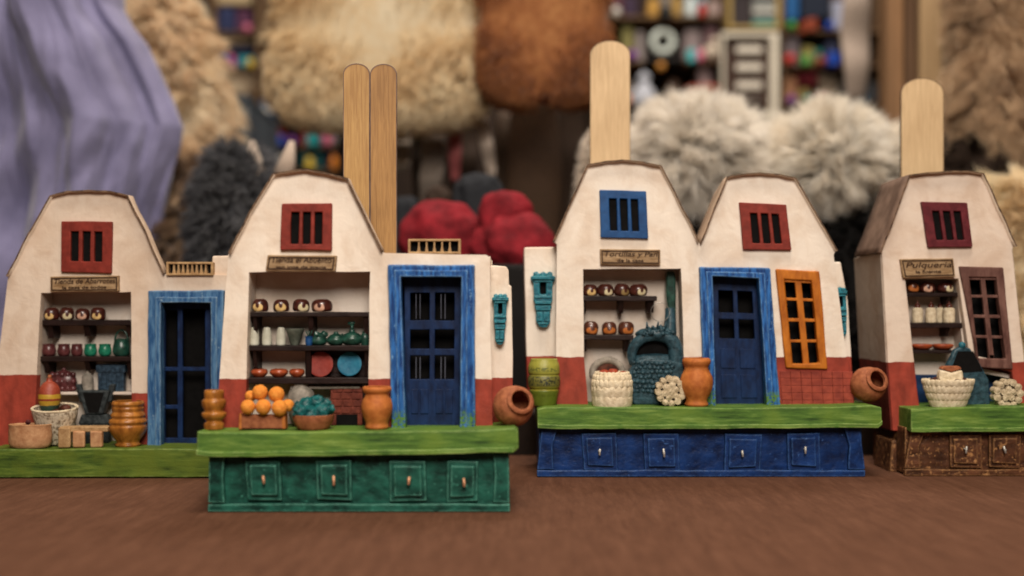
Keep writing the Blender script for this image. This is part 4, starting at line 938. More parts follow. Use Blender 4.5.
# stone stove
def stove_body(bm, s):
    add_prism(bm, resample([Vector((x * s, z * s)) for x, z in ((-23, 0), (25, 0), (29, 12), (29, 30), (25, 42), (10, 45), (-12, 46), (-23, 43), (-28, 32), (-27, 10))], .003, .0006, 2), -11 * s, 9 * s)
sS = C.s_(.003)
g = good(C, 'stone_stove', 'blue grey stone stove with a cobbled hood inside the two gabled house', 'stove', None, 655.5, .0010, ZC, stove_body, M['stoneblue'], True, .0012)
def cobbles(bm, s):
    rr = random.Random(9)
    for j in range(7):
        for i in range(9):
            x, z = -23 + i * 4.6 + (j % 2) * 2.3 + rr.uniform(-.8, .8), 14 + j * 4.6 + rr.uniform(-.8, .8)
            if x > 16 or z > 43: continue
            add_ball(bm, (x * s, -11.2 * s, z * s), rr.uniform(2.1, 3.2) * s, 1, .4, i * 7 + j, (1, .5, rr.uniform(.7, 1)))
child(g, 'cobbled_front', cobbles, M['stoneblue'], True, s=sS)
def hoodarch(bm, s):
    P = [(-22, 40), (-24, 50), (-20, 60), (-11, 67), (2, 69), (13, 66), (19, 58), (20, 48), (19, 38)]
    add_tube(bm, [(12 * s, 4 * s, 60 * s), (15 * s, 5 * s, 72 * s), (15.5 * s, 6 * s, 84 * s), (15 * s, 7 * s, 96 * s)], 8 * s, 12, 4.5 * s)
    P = smooth_prof([(a + 100, b) for a, b in P], 4); P = [(a - 100, b) for a, b in P]
    add_tube(bm, [(a * s, -2 * s, b * s) for a, b in P], 4.2 * s, 14, 8.5 * s)
    add_ball(bm, (0, 2 * s, 44 * s), 27 * s, 3, .1, 5, (1, .28, .25))
    add_box(bm, -21 * s, 20 * s, 3 * s, 7 * s, 40 * s, 66 * s)
child(g, 'hood', hoodarch, M['stoneblue'], True, 0, sS)
child(g, 'fire_mouth', lambda bm, s: add_box(bm, -20 * s, 14 * s, 1.8 * s, 2.9 * s, 43 * s, 66 * s), M['black'], False, s=sS)
def hoodtop(bm, s):
    rr = random.Random(4)
    add_ball(bm, (0, 0, 70 * s), 20 * s, 3, .15, 3, (1, .5, .33))
    for i in range(46):
        a = rr.uniform(math.pi, 2 * math.pi); q = rr.uniform(.2, 1)
        add_ball(bm, (math.cos(a) * 18 * q * s, -4 * s + math.sin(a) * 7 * s * q, (68 + 9 * (1 - q * .8) * rr.random() + 2) * s), rr.uniform(1.6, 2.9) * s, 1, .4, i)
child(g, 'cobbled_top', hoodtop, M['stoneblue'], True, s=sS)
child(g, 'spikes', lambda bm, s: [add_tube(bm, [(a * s, -6 * s, 76 * s), ((a * 1.15 + 1) * s, -6 * s, 82.5 * s)], 1.5 * s, 6, .5 * s) for a in (-9, 1, 8)], M['stoneblue'], s=sS)
child(g, 'wire_ring', lambda bm, s: add_tube(bm, [(4 * s + 9.3 * math.cos(t) * s, -5 * s, (92 + 9.3 * math.sin(t)) * s) for t in [2 * math.pi * i / 28 for i in range(29)]], .32 * s, 6), M['lead'], s=sS)
def logs(rad, log_r, seed, rings):
    def b(bm, s):
        rr = random.Random(seed)
        for k, (q, n) in enumerate(rings):
            for i in range(n):
                a = 2 * math.pi * i / n + k * .3
                c = Vector((q * rad * math.cos(a) * s, 0, (rad + q * rad * math.sin(a)) * s)); r = log_r * rr.uniform(.85, 1.1) * s
                add_lathe(bm, [(r * .9, 0), (r, .6 * s), (r, 7 * s)], 10, (0, 0, 0)) if False else None
                add_tube(bm, [c + Vector((0, -5 * s - rr.random() * 1.2 * s, 0)), c + Vector((0, 5 * s, 0))], r, 10)
                add_ball(bm, c + Vector((0, -5.2 * s, 0)), r * .93, 1, .3, i, (1, .4, 1))
    return b
g = good(C, 'firewood_bundle', 'round bundle of pale log ends between stone stove and orange vase', 'firewood', 'round bundles of pale log ends', 670, -.0090, ZC + .0003, logs(14.5, 3.5, 2, [(0, 1), (.42, 6), (.84, 12)]), M['straw'])
good(C, 'rounded_vase', 'orange terracotta vase right of the stone stove in the two gabled house', 'vase', 'orange terracotta vases beside blue doors', 696.5, -.0095, ZC, L_([(11, 0), (12, 2), (10.6, 6), (14, 13), (16.3, 21), (15.6, 29), (12.4, 36), (11.8, 39), (13.6, 42), (14.2, 45), (13, 47.5)], .015, 1.8, 36), M['terra'])

# house 4 goods
ZE = E.z(408, PLAT_D); sE = E.s_(0)
zE2, zE3 = E.z(322.8, .004), E.z(350, .004)
for px, w, d, l in ((917.5, 10.5, .0075, 'cream bottle with dark stopper, first on the middle shelf of the far right house'), (931, 10.5, .0075, 'cream bottle with dark stopper, second on the middle shelf of the far right house'),
                 (940, 8, .0125, 'narrow shaded cream bottle standing behind two wider ones'), (949, 11.5, .0075, 'widest cream bottle, last on the middle shelf of the far right house')):
    g = good(E, 'cream_bottle', l, 'bottle', 'cream bottles on the middle shelf of the far right house', px, d, zE2, L_([(w * .45, 0), (w * .5, 1.5), (w * .5, 12), (w * .42, 14.5), (w * .2, 15.5), (w * .18, 16)], .03, .6, hol=False), M['cream'])
    child(g, 'stopper', lambda bm, s: [add_ball(bm, (0, 0, 16.5 * s), w * .3 * s, 2, .1, 1), add_tube(bm, [(0, 0, 17 * s), (0, 0, 22 * s)], w * .13 * s, 8, w * .06 * s)], M['brownglaze'], s=sE)
for px, w, l in ((921.5, 22, 'red brown flat bowl at the left of the lowest shelf, far right house'), (943, 21, 'red brown flat bowl beside the stove peak, far right house')):
    good(E, 'flat_bowl', l, 'bowl', 'flat red brown bowls on the lowest shelf', px, .0095, zE3, L_([(w * .3, 0), (w * .45, 2), (w * .5, 4.5), (w * .46, 5.5)], .03, .8), M['redbowl'])
def tent(bm, s):
    add_prism(bm, resample([Vector((x * s, z * s)) for x, z in ((-26, 0), (24, 0), (23, 25), (12, 45), (4, 57), (-4, 60), (-12, 56), (-20, 40), (-25, 22))], .004, .0004, 4), -5 * s, 3 * s)
g = good(E, 'peaked_stove', 'dark teal peaked stove with a black mouth inside the far right house', 'stove', None, 965, -.0020, ZE, tent, M['stoneblue'], True, .0012)
child(g, 'fire_mouth', lambda bm, s: add_prism(bm, [Vector((x * s, z * s)) for x, z in ((-17, 32), (16, 34), (6, 54), (-9, 54))], -5.4 * s, -4 * s), M['black'], False, s=sE)
child(g, 'knob', lambda bm, s: add_ball(bm, (-4 * s, -3 * s, 60 * s), 3.6 * s, 2, .1, 1), M['teal'], s=sE)
g = good(E, 'scalloped_bowl', 'cream scalloped bowl heaped with brown rolls at the far right', 'bowl', None, 948, -.0100, ZE, lambda bm, s: ruffled(bm, s, [(0, 8, 17, 19.5, .01), (6.5, 14.5, 19.5, 22, .025)], 30), M['cream'])
g.scale = (1, .68, 1)
child(g, 'scalloped_rows', lambda bm, s: ruffled(bm, s, [(13, 21.5, 21.5, 23.8, .03), (20, 27, 23.5, 25, .035)], 30), M['cream'], s=sE)
for k, (dx, dz) in enumerate(((-16, 23), (-6, 22), (8, 23.5), (15, 23), (2, 20), (-11, 24))):
    good(E, 'brown_roll', 'brown round roll heaped in the cream scalloped bowl at the far right', 'bread', 'brown rolls in the far right bowl', 948 + dx, -.0115 + .0030 * (k % 2), ZE + (dz - 2) * sE, lambda bm, s: add_ball(bm, (0, 0, 2.5 * s), 5 * s, 2, .2, k), M['darkbread'])
g = good(E, 'iced_loaf', 'pale heart topped loaf standing on the rolls in the scalloped bowl', 'bread', None, 950, -.0105, ZE + 22 * sE,
     lambda bm, s: add_prism(bm, resample([Vector((x * s, z * s)) for x, z in ((-11, 0), (11, 0), (12.5, 8), (11, 15), (0, 12), (-11, 15), (-12.5, 8))], .003, .0003, 8), -5 * s, 5 * s), M['cream'], True, .0012)
child(g, 'brown_top', lambda bm, s: add_prism(bm, resample([Vector((x * s, z * s)) for x, z in ((-10.5, 15.2), (0, 12.2), (10.5, 15.2), (8, 18), (-8, 18))], .003, .0002, 8), -4.4 * s, 4.4 * s), M['terra2'], True, .0006, sE)
g = good(E, 'firewood_bundle', 'flower shaped bundle of pale log ends in front of the far right pillar', 'firewood', 'round bundles of pale log ends', 1006.5, -.0085, ZE, logs(13, 3.5, 6, [(0, 1), (.38, 5), (.9, 11)]), M['straw'])

# ------------------------------------------------------------------ wooden sticks behind the houses
def stick_mat(name, a, b, seam=False):
    m, nt, p = new_mat(name)
    v = coords(nt, (1, 1, 0.06), rot=(0, R(3), 0))
    n = noi(nt, v, 900, 5, 0.6, 0.6); n2 = noi(nt, coords(nt, (1, 1, .5), rot=(0, R(35), 0)), 60, 3)
    col = ramp(nt, mth(nt, 'ADD', mth(nt, 'MULTIPLY', n, .55), mth(nt, 'MULTIPLY', n2, .45)), [(0.38, a), (0.6, b)]).outputs[0]
    st = ramp(nt, noi(nt, coords(nt, (1, 1, .05), rot=(0, R(28), 0)), 420, 3), [(0.66, (0, 0, 0)), (0.7, (1, 1, 1))]).outputs[0]
    col = mixc(nt, mth(nt, 'MULTIPLY', st, 0.45), col, tuple(c * .5 for c in a))
    nt.links.new(col, p.inputs['Base Color']); p.inputs['Roughness'].default_value = .6
    bump(nt, p, n, .0003, .4); return m
def stick(x0, x1, ytop, Y, mat, label, group, rad=1.0, ang=0, edge=None):
    s = Y / F; w = (x1 - x0) * s / 2; zt = CAMZ - (ytop - HZ) * s
    pts = [Vector((-w, 0)), Vector((w, 0))] + [Vector((w * math.cos(t), zt - w * rad + w * rad * math.sin(t))) for t in [math.pi * i / 18 for i in range(19)]]
    bm = bmesh.new(); add_prism(bm, pts, -0.0011, 0.0011)
    for f in bm.faces:
        f.material_index = 0 if abs(f.normal.y) > .5 or len(f.verts) > 6 else 1
    o = link('craft_stick', bm, [mat, edge or M['edge']], None, bevel=.0004)
    c_ = Vector((0, zt / 2)); q_ = .0004 if rad == .75 else .00018
    def ins(p): return Vector((p.x * (1 - q_ / w), c_.y + (p.y - c_.y) * (1 - q_ / (zt / 2))))
    bm = bmesh.new(); add_prism(bm, [Vector((p.x * 1.004, p.y + (.0001 if p.y > .01 else 0))) for p in pts], -0.00125, 0.00125, [[ins(p) for p in pts]])
    link('dark_edge', bm, M['roofdark'] if rad == .75 else M['edge'], o, bevel=.0001)
    o.location = (((x0 + x1) / 2 - CX) * s, Y, 0.0); o.rotation_euler = (0, R(ang), 0)
    return tag(o, label, 'craft stick', group)
sm1 = stick_mat('stick_birch', (0.50, 0.34, 0.18), (0.64, 0.46, 0.26)); sm2 = stick_mat('stick_dark', (0.24, 0.115, 0.028), (0.38, 0.20, 0.06)); sm3 = stick_mat('stick_light', (0.31, 0.16, 0.045), (0.46, 0.27, 0.09))
stick(343.5, 370, 64, .572, sm3, 'left wooden stick of the touching pair behind the green plinth house', 'flat wooden sticks standing behind the houses', .75, 0, M['signdark'])
stick(370.4, 397, 64.5, .574, sm2, 'right wooden stick of the touching pair behind the green plinth house', 'flat wooden sticks standing behind the houses', .75, 0, M['signdark'])
stick(590, 630, 41, .683, sm1, 'tall pale wooden stick behind the gable with the blue window', 'flat wooden sticks standing behind the houses', .72)
stick(900.5, 943, 78.5, .684, sm1, 'shorter pale wooden stick behind the far right house', 'flat wooden sticks standing behind the houses', .70)

# ------------------------------------------------------------------ the table and the stall behind
def W(px, py, Y): return Vector(((px - CX) / F * Y, Y, CAMZ - (py - HZ) / F * Y))
def table_mat():
    m, nt, p = new_mat('brown_table_cloth')
    rot = (0, 0, R(-24))
    rib = noi(nt, coords(nt, (1, .10, 1), rot=rot), 620, 4, 0.7)
    n = noi(nt, coords(nt, (1, .12, 1), rot=rot), 210, 5, 0.7, .3); n1 = noi(nt, coords(nt, (1, .6, 1)), 60, 6, 0.7, 0.8); n2 = noi(nt, coords(nt), 9, 4); n3 = noi(nt, coords(nt), 1500, 3, .7)
    h = mth(nt, 'ADD', mth(nt, 'MULTIPLY', n, .45), mth(nt, 'ADD', mth(nt, 'MULTIPLY', n1, .25), mth(nt, 'MULTIPLY', mth(nt, 'ADD', rib, n3), .15)))
    col = ramp(nt, h, [(0.34, (0.066, 0.027, 0.0145)), (0.50, (0.104, 0.045, 0.025)), (0.66, (0.152, 0.070, 0.041))]).outputs[0]
    col = mixc(nt, ramp(nt, n2, [(0.42, (0, 0, 0)), (0.66, (.30, .30, .30))]).outputs[0], col, (0.105, 0.047, 0.027))
    sp = ramp(nt, noi(nt, coords(nt), 420, 2, .5), [(0.73, (0, 0, 0)), (0.76, (1, 1, 1))]).outputs[0]
    col = mixc(nt, mth(nt, 'MULTIPLY', sp, .35), col, (0.25, 0.17, 0.11))
    nt.links.new(col, p.inputs['Base Color']); p.inputs['Roughness'].default_value = 0.85; p.inputs['Specular IOR Level'].default_value = 0.12
    bump(nt, p, h, 0.0004, 0.35); return m
bm = bmesh.new()
bmesh.ops.create_grid(bm, x_segments=90, y_segments=70, size=1)
for v in bm.verts:
    x, y = v.co.x * 0.9, -0.15 + (v.co.y + 1) / 2 * 0.845
    z = 0.0004 * noise.noise(Vector((x * 9, y * 14, 2))) + (0.0 if y > .44 else 0.0006 * noise.noise(Vector((x * 22, y * 30, 8))))
    v.co = Vector((x, y, min(z, 0.0) - 0.0001))
t = link('table', bm, table_mat(), smooth=True); tag(t, 'brown woven cloth covering the table the houses stand on', kind='structure')
bm = bmesh.new(); add_box(bm, -1.6, 1.6, 0.70, 1.75, -0.6, 0.026)
t = link('display_counter', bm, plain('dark_counter_wood', (0.022, 0.013, 0.009), .7), bevel=.004); tag(t, 'dark counter behind the table', kind='structure')
bm = bmesh.new(); add_box(bm, -3.2, 3.2, 2.36, 2.42, -1.0, 2.2)
t = link('wall', bm, paint('back_wall', (0.010, 0.006, 0.004), (0.05, 0.03, 0.02), (1, 1, .4), 6, .8)); tag(t, 'dark back wall of the stall', kind='structure')

def fur_mat(name, stops, rough=0.85, scale=18):
    m, nt, p = new_mat(name)
    n = noi(nt, coords(nt), scale, 4, .6, .3); n2 = noi(nt, coords(nt), scale * 9, 3)
    col = ramp(nt, mth(nt, 'ADD', mth(nt, 'MULTIPLY', n, .65), mth(nt, 'MULTIPLY', n2, .35)), stops).outputs[0]
    nt.links.new(col, p.inputs['Base Color']); p.inputs['Roughness'].default_value = rough
    p.inputs['Sheen Weight'].default_value = 0.3
    tr = nt.nodes.new('ShaderNodeBsdfTranslucent'); mx = nt.nodes.new('ShaderNodeMixShader'); mx.inputs[0].default_value = 0.38
    nt.links.new(col, tr.inputs[0]); nt.links.new(p.outputs[0], mx.inputs[1]); nt.links.new(tr.outputs[0], mx.inputs[2])
    nt.links.new(mx.outputs[0], nt.nodes['Material Output'].inputs[0])
    return m
def fur(name, parent, c, rad, pw, n, length, width, mat, clumps=120, grav=0.6, seed=1, squeeze=None, lump=0.12, spread=0.55, cs=0.4):
    """solid furry body: a rounded core plus n tapered locks, one mesh"""
    g = np.random.default_rng(seed); c = np.array(c); rad = np.array(rad)
    d = g.normal(size=(n, 3)); 
    e = 2.0 / pw
    th = np.arctan2(d[:, 1], d[:, 0]); ph = np.arcsin(np.clip(d[:, 2] / np.linalg.norm(d, axis=1), -1, 1))
    sp = lambda v, k: np.sign(v) * np.abs(v) ** k
    P = np.stack([sp(np.cos(ph), e) * sp(np.cos(th), e), sp(np.cos(ph), e) * sp(np.sin(th), e), sp(np.sin(ph), e)], 1)
    def deform(P):
        q = P.copy()
        if squeeze is not None: q = squeeze(q)
        k = 1 + lump * np.array([noise.noise(Vector(x * 2.1) + Vector((seed, 0, 0))) for x in P])
        return c + q * rad * k[:, None]
    N = sp(P, pw - 1) / rad; N /= np.linalg.norm(N, axis=1)[:, None] + 1e-9
    root = deform(P)
    keep = N[:, 1] < 0.55; root, N = root[keep], N[keep]; n = len(root)
    ci = g.choice(n, min(clumps, n), replace=False)
    cr, cn = root[ci], N[ci]
    near = np.array([np.argmin(((cr - r) ** 2).sum(1)) for r in root])
    L = length * g.uniform(.55, 1.25, n)[:, None]
    gv = np.array([0, 0, -1.0])
    cd = cn + g.normal(size=cn.shape) * spread; cd[:, 2] -= grav; cd /= np.linalg.norm(cd, axis=1)[:, None]
    tipc = cr[near] + cd[near] * length * 1.1 + cn[near] * length * .35
    d0 = N + g.normal(size=N.shape) * .35; d0 /= np.linalg.norm(d0, axis=1)[:, None]
    tip = root + (d0 * .6 + cd[near] * .8) * L
    tip = tip * (1 - cs) + tipc * cs
    mid = (root + tip) / 2 + N * L * .22
    side = np.cross(tip - root, N + g.normal(size=N.shape) * .6); side /= np.linalg.norm(side, axis=1)[:, None] + 1e-9
    w = width * g.uniform(.6, 1.4, n)[:, None]
    V = np.stack([root - side * w, root + side * w, mid - side * w * .7, mid + side * w * .7, tip], 1).reshape(-1, 3)
    # core
    bm = bmesh.new(); bmesh.ops.create_icosphere(bm, subdivisions=4, radius=1)
    cv = np.array([v.co[:] for v in bm.verts]); cf = [[v.index for v in f.verts] for f in bm.faces]; bm.free()
    th = np.arctan2(cv[:, 1], cv[:, 0]); ph = np.arcsin(np.clip(cv[:, 2] / np.linalg.norm(cv, axis=1), -1, 1))
    cP = np.stack([sp(np.cos(ph), e) * sp(np.cos(th), e), sp(np.cos(ph), e) * sp(np.sin(th), e), sp(np.sin(ph), e)], 1)
    core = deform(cP)
    b = len(core)
    allv = np.concatenate([core, V]) 
    i0 = b + np.arange(n) * 5
    quads = np.stack([i0, i0 + 1, i0 + 3, i0 + 2], 1); tris = np.stack([i0 + 2, i0 + 3, i0 + 4], 1)
    cf = np.array(cf)
    me = bpy.data.meshes.new(name)
    org = np.array([c[0], c[1], c[2]])
    me.vertices.add(len(allv)); me.vertices.foreach_set('co', (allv - org).astype(np.float32).ravel())
    loops = np.concatenate([cf.ravel(), quads.ravel(), tris.ravel()])
    tot = np.concatenate([np.full(len(cf), 3), np.full(n, 4), np.full(n, 3)]); st = np.concatenate([[0], np.cumsum(tot)[:-1]])
    me.loops.add(len(loops)); me.loops.foreach_set('vertex_index', loops.astype(np.int32))
    me.polygons.add(len(tot)); me.polygons.foreach_set('loop_start', st.astype(np.int32)); me.polygons.foreach_set('loop_total', tot.astype(np.int32))
    me.update(); me.validate(); me.materials.append(mat); me.shade_smooth()
    o = bpy.data.objects.new(name, me); COL.objects.link(o)
    if parent: o.parent = parent; o.location = Vector(org) - parent.location
    else: o.location = org
    return o
def furpx(name, x0, y0, x1, y1, Y, depth, label, cat, mat, **k):
    a, b = W(x0, y1, Y), W(x1, y0, Y)
    pw = k.pop('pw', 2.4); n = k.pop('n', 9000); par = k.pop('parent', None); grp = k.pop('group', None)
    o = fur(name, par, ((a.x + b.x) / 2, Y, (a.z + b.z) / 2), ((b.x - a.x) / 2, depth, (b.z - a.z) / 2), pw, n, k.pop('length', .02), k.pop('width', .0012), mat, **k)
    if label: tag(o, label, cat, grp)
    return o
CREAM = fur_mat('sheepskin_wool', [(0.28, (0.66, 0.47, 0.25)), (0.44, (0.86, 0.69, 0.44)), (0.62, (0.93, 0.83, 0.62))])
furpx('sheepskin', 278, -60, 484, 118, 1.06, .035, 'large cream sheepskin hanging high behind the green plinth house', 'sheepskin', CREAM, pw=5, n=60000, length=.011, width=.0005, clumps=900, seed=2, lump=.03, cs=.10, grav=1.6, group='sheepskins and furs hanging behind')
furpx('brown_pelt', 480, -60, 607, 102, 1.03, .03, 'reddish brown short haired pelt hanging beside the cream sheepskin', 'pelt', fur_mat('brown_pelt_hair', [(0.32, (0.22, 0.07, 0.022)), (0.5, (0.42, 0.16, 0.05)), (0.66, (0.60, 0.28, 0.10))]), pw=5, n=36000, length=.006, width=.0004, clumps=900, seed=3, lump=.03, cs=.08, grav=1.8)
def taperx(q):
    q = q.copy(); k = 0.5 + 0.28 * np.sin((q[:, 2] + .2) * 3.2) - 0.12 * q[:, 2]; q[:, 0] = q[:, 0] * (k + .20) - (q[:, 2]) * .36; return q
BEIGE = fur_mat('beige_fur_hair', [(0.30, (0.40, 0.23, 0.11)), (0.44, (0.76, 0.56, 0.35)), (0.58, (0.94, 0.83, 0.64))])
furpx('fur_garland', 100, -30, 222, 300, 1.07, .035, 'long beige fur strip hanging beside the lilac cloth', 'fur strip', BEIGE, pw=2.6, n=42000, length=.020, width=.0005, clumps=500, seed=4, cs=.3, grav=1.2, squeeze=taperx, lump=.3)
furpx('brown_fur_bundle', 158, 178, 205, 330, .98, .03, 'mottled brown fur bundle behind the far left gable', 'fur bundle', fur_mat('mottled_fur', [(0.36, (0.06, 0.03, 0.015)), (0.5, (0.24, 0.14, 0.075)), (0.62, (0.42, 0.29, 0.17))], scale=40), pw=2.4, n=14000, length=.015, width=.0007, clumps=220, seed=5, lump=.3)
toy = empty('grey_plush_toy', W(238, 382, .86), 'dark grey fluffy plush toy with cream ears behind the gap between left houses', 'plush toy')
furpx('body', 204, 158, 275, 372, .86, .03, None, None, fur_mat('grey_fur', [(0.34, (0.06, 0.062, 0.072)), (0.56, (0.14, 0.143, 0.16)), (0.7, (0.25, 0.25, 0.265))]), parent=toy, pw=2.7, n=30000, length=.012, width=.0005, clumps=900, seed=6, lump=.08, cs=.15)
for x, dx in ((256, -4), (284, 8)):
    bm = bmesh.new(); p0 = W(x, 176, .845) - toy.location; p1 = W(x + dx, 141, .845) - toy.location
    add_tube(bm, [p0, p0.lerp(p1, .5), p1], .0085, 12, .002)
    link('ear', bm, fur_mat('ear_plush', [(0.3, (0.5, 0.38, 0.30)), (0.6, (0.72, 0.60, 0.50))]), toy, smooth=True)
WHT = fur_mat('white_grey_fur', [(0.30, (0.78, 0.70, 0.61)), (0.46, (0.92, 0.87, 0.79)), (0.64, (0.96, 0.92, 0.86))])
WH2 = fur_mat('white_fur', [(0.30, (0.74, 0.64, 0.51)), (0.46, (0.92, 0.86, 0.76)), (0.6, (0.98, 0.95, 0.89))])
furpx('white_fur_toy', 586, 128, 648, 380, .93, .03, 'smooth cream white furry toy behind the tall pale stick', 'plush toy', fur_mat('smooth_cream_fur', [(0.3, (0.66, 0.56, 0.46)), (0.6, (0.90, 0.82, 0.72))]), pw=2.8, n=20000, length=.009, width=.0006, clumps=500, seed=7, cs=.2, lump=.1)
toy = empty('shaggy_plush_toy', W(700, 382, .89), 'shaggy greyish white furry toy with dark body behind the valley between the two gables', 'plush toy')
furpx('dark_body', 650, 178, 752, 376, .91, .03, None, None, plain('dark_plush', (0.016, 0.013, 0.012), .9), parent=toy, pw=3, n=6000, length=.012, width=.0007, clumps=160, seed=19)
furpx('white_mane', 655, 126, 734, 190, .885, .035, None, None, WHT, parent=toy, pw=2.4, n=40000, length=.021, width=.00035, clumps=420, seed=8, grav=.25, cs=.30, lump=.2)
toy = empty('fluffy_llama_toy', W(832, 382, .88), 'fluffy white toy with a black body behind the red gable window', 'plush toy')
furpx('black_body', 800, 172, 884, 376, .90, .035, None, None, plain('black_plush', (0.012, 0.011, 0.011), .9), parent=toy, pw=2.8, n=6000, length=.012, width=.001, clumps=160, seed=9)
furpx('white_mane', 797, 134, 850, 188, .88, .035, None, None, WH2, parent=toy, pw=2.2, n=40000, length=.021, width=.00035, clumps=420, seed=10, grav=.15, cs=.30, lump=.25)
furpx('white_mane', 862, 150, 886, 215, .90, .03, None, None, WH2, parent=toy, pw=2.2, n=16000, length=.020, width=.0006, clumps=160, seed=11, grav=.2, lump=.2)
furpx('beige_pelt', 964, -60, 1062, 158, 1.0, .03, 'shaggy beige brown pelt hanging at the upper right', 'pelt', fur_mat('beige_brown_hair', [(0.34, (0.34, 0.21, 0.115)), (0.5, (0.60, 0.42, 0.26)), (0.64, (0.80, 0.62, 0.42))]), pw=3.6, n=46000, length=.016, width=.0005, clumps=700, seed=12, grav=1.6, cs=.2, lump=.12)
furpx('cream_pelt', 984, 184, 1090, 420, .92, .04, 'cream fur heap at the right edge behind the far right house', 'pelt', CREAM, pw=2.6, n=32000, length=.018, width=.0005, clumps=500, seed=13, cs=.25, lump=.2)
furpx('dark_tassel', 958, 142, 1000, 200, .985, .015, 'dark brown fur tassel below the beige pelt', 'tassel', plain('dark_fur', (0.03, 0.018, 0.012), .9), pw=2.2, n=3000, length=.012, width=.001, clumps=60, seed=14)

# lilac cloth in loose folds
def cloth():
    bm = bmesh.new(); nu, nv = 150, 120; Y = .90; s = Y / F; V = []
    edge = [(0, 108), (.05, 116), (.12, 132), (.22, 146), (.32, 160), (.40, 169), (.46, 166), (.55, 158), (.66, 149), (.8, 140), (1, 134)]
    def ex(v):
        for (a, x), (b, y) in zip(edge, edge[1:]):
            if v <= b: return x + (y - x) * (v - a) / (b - a)
        return edge[-1][1]
    for j in range(nv + 1):
        v = j / nv; row = []
        py = -30 + v * 430; xr = ex(min(1, max(0, (py) / 300)))
        for i in range(nu + 1):
            u = i / nu; px = -60 + u * (xr + 60)
            q = u * (1.0 + 0.0 * v) - 0.10 * v
            w = noise.noise(Vector((q * 2.2, v * 0.9, 1.0))) * 2.6
            f = 0.020 * math.sin(q * 9 + w * 1.9 + v * 1.5) + 0.006 * math.sin(q * 25 + w * 3.5 - v * 4) + 0.022 * noise.noise(Vector((u * 4 + v * 3, v * 5, 4))) + 0.007 * abs(noise.noise(Vector((u * 9 + v * 2, v * 4 + u * 5, 7)))) + 0.004 * abs(noise.noise(Vector((u * 22, v * 9 + u * 8, 3))))
            f += 0.009 * (1 - abs(math.sin(q * 8.5 + w * 1.3 - v * 1.2))) ** 2.2 - 0.003 * (1 - abs(math.sin(q * 19 + w * 2 + v * 2.5))) ** 3
            f *= (0.6 + 0.6 * v)
            f += 0.03 * max(0, u - .93) / .07
            p = W(px, py, Y); row.append(bm.verts.new((p.x, Y + f, p.z)))
        V.append(row)
    for j in range(nv):
        for i in range(nu): bm.faces.new((V[j][i], V[j + 1][i], V[j + 1][i + 1], V[j][i + 1]))
    m, nt, p = new_mat('lilac_cotton')
    n = noi(nt, coords(nt), 30, 5, .6)
    nt.links.new(ramp(nt, n, [(0.3, (0.145, 0.140, 0.255)), (0.7, (0.235, 0.225, 0.39))]).outputs[0], p.inputs['Base Color'])
    p.inputs['Roughness'].default_value = .85; p.inputs['Sheen Weight'].default_value = .3
    bump(nt, p, noi(nt, coords(nt, (1, 1, .8)), 14, 3, .5, .5), .010, .45)
    o = link('lilac_cloth', bm, m, smooth=True)
    sd = o.modifiers.new('thickness', 'SOLIDIFY'); sd.thickness = .0012
    tag(o, 'lilac cotton cloth hanging in loose folds at the left edge', 'cloth')
cloth()

# red knitted hats and a dark one
def cap(x0, x1, yt, Y, mat, label, cat, grp, name='knitted_hat', seed=0, folds=7):
    a, b = W(x0, yt, Y), W(x1, yt, Y); r = (b.x - a.x) / 2; base_ = W(470, 268, .84).z if name == 'knitted_hat' and x0 > 396 else .026; h = max(a.z - base_, .02)
    bm = bmesh.new(); bmesh.ops.create_icosphere(bm, subdivisions=5, radius=1)
    for v in bm.verts:
        n = v.co.normalized(); th = math.atan2(n.y, n.x)
        k = 1 + .07 * math.sin(folds * th + 2.5 * n.z + seed) * (1 - n.z * n.z) + .10 * noise.noise(n * 1.7 + Vector((seed, 1, 2))) + .05 * noise.noise(n * 4 + Vector((seed, 4, 2)))
        sx = abs(n.x) ** .85 * (1 if n.x > 0 else -1)
        hr = min(r * .95, h); v.co = Vector((sx * r * k, n.y * r * .7 * k, max(0.0, h - hr) + n.z * hr * k if n.z > 0 else max(0.0, h - hr) * (1 + max(-1, n.z * 1.4))))
    o = link(name, bm, mat, smooth=True); o.location = ((a.x + b.x) / 2, Y, base_); return tag(o, label, cat, grp)
RC = paint('red_felt', (0.10, 0.005, 0.009), (0.30, 0.016, 0.026), (1, 1, 1), 60, .85, .002, .5)
cap(400, 482, 201, .84, RC, 'rounded red felt hat above the small parapet grille', 'hat', 'red felt hats behind the houses', seed=1)
cap(474, 556, 212, .81, RC, 'larger creased red felt hat between the two middle houses', 'hat', 'red felt hats behind the houses', seed=4, folds=5)
cap(478, 532, 190, .815, RC, 'folded crown of red felt rising behind the larger red hat', 'hat', 'red felt hats behind the houses', seed=8, folds=5)
GC = plain('dark_felt', (0.02, 0.022, 0.027), .9)
cap(455, 503, 172, .90, GC, 'charcoal felt hat rising between the two red hats', 'hat', None, seed=3)
for px, x2, yt, l in ((392, 420, 196, 'black felt hat just right of the double wooden stick'), (425, 452, 186, 'dark brown felt hat behind the rounded red hat')):
    cap(px, x2, yt, .93, GC if px < 400 else plain('brown_felt', (0.04, 0.025, 0.018), .9), l, 'hat', None, seed=px)
a, b = W(392, 276, .80), W(556, 262, .80); bm = bmesh.new(); add_box(bm, a.x, b.x, .765, .99, .026, W(470, 268, .84).z)  # box added under the hats so the gap in front stays dark
tag(link('gap_shade_box', bm, plain('gap_shade_black', (.008, .007, .007), .9), bevel=.004), 'black box the felt hats are piled on, behind the two middle houses', 'box')
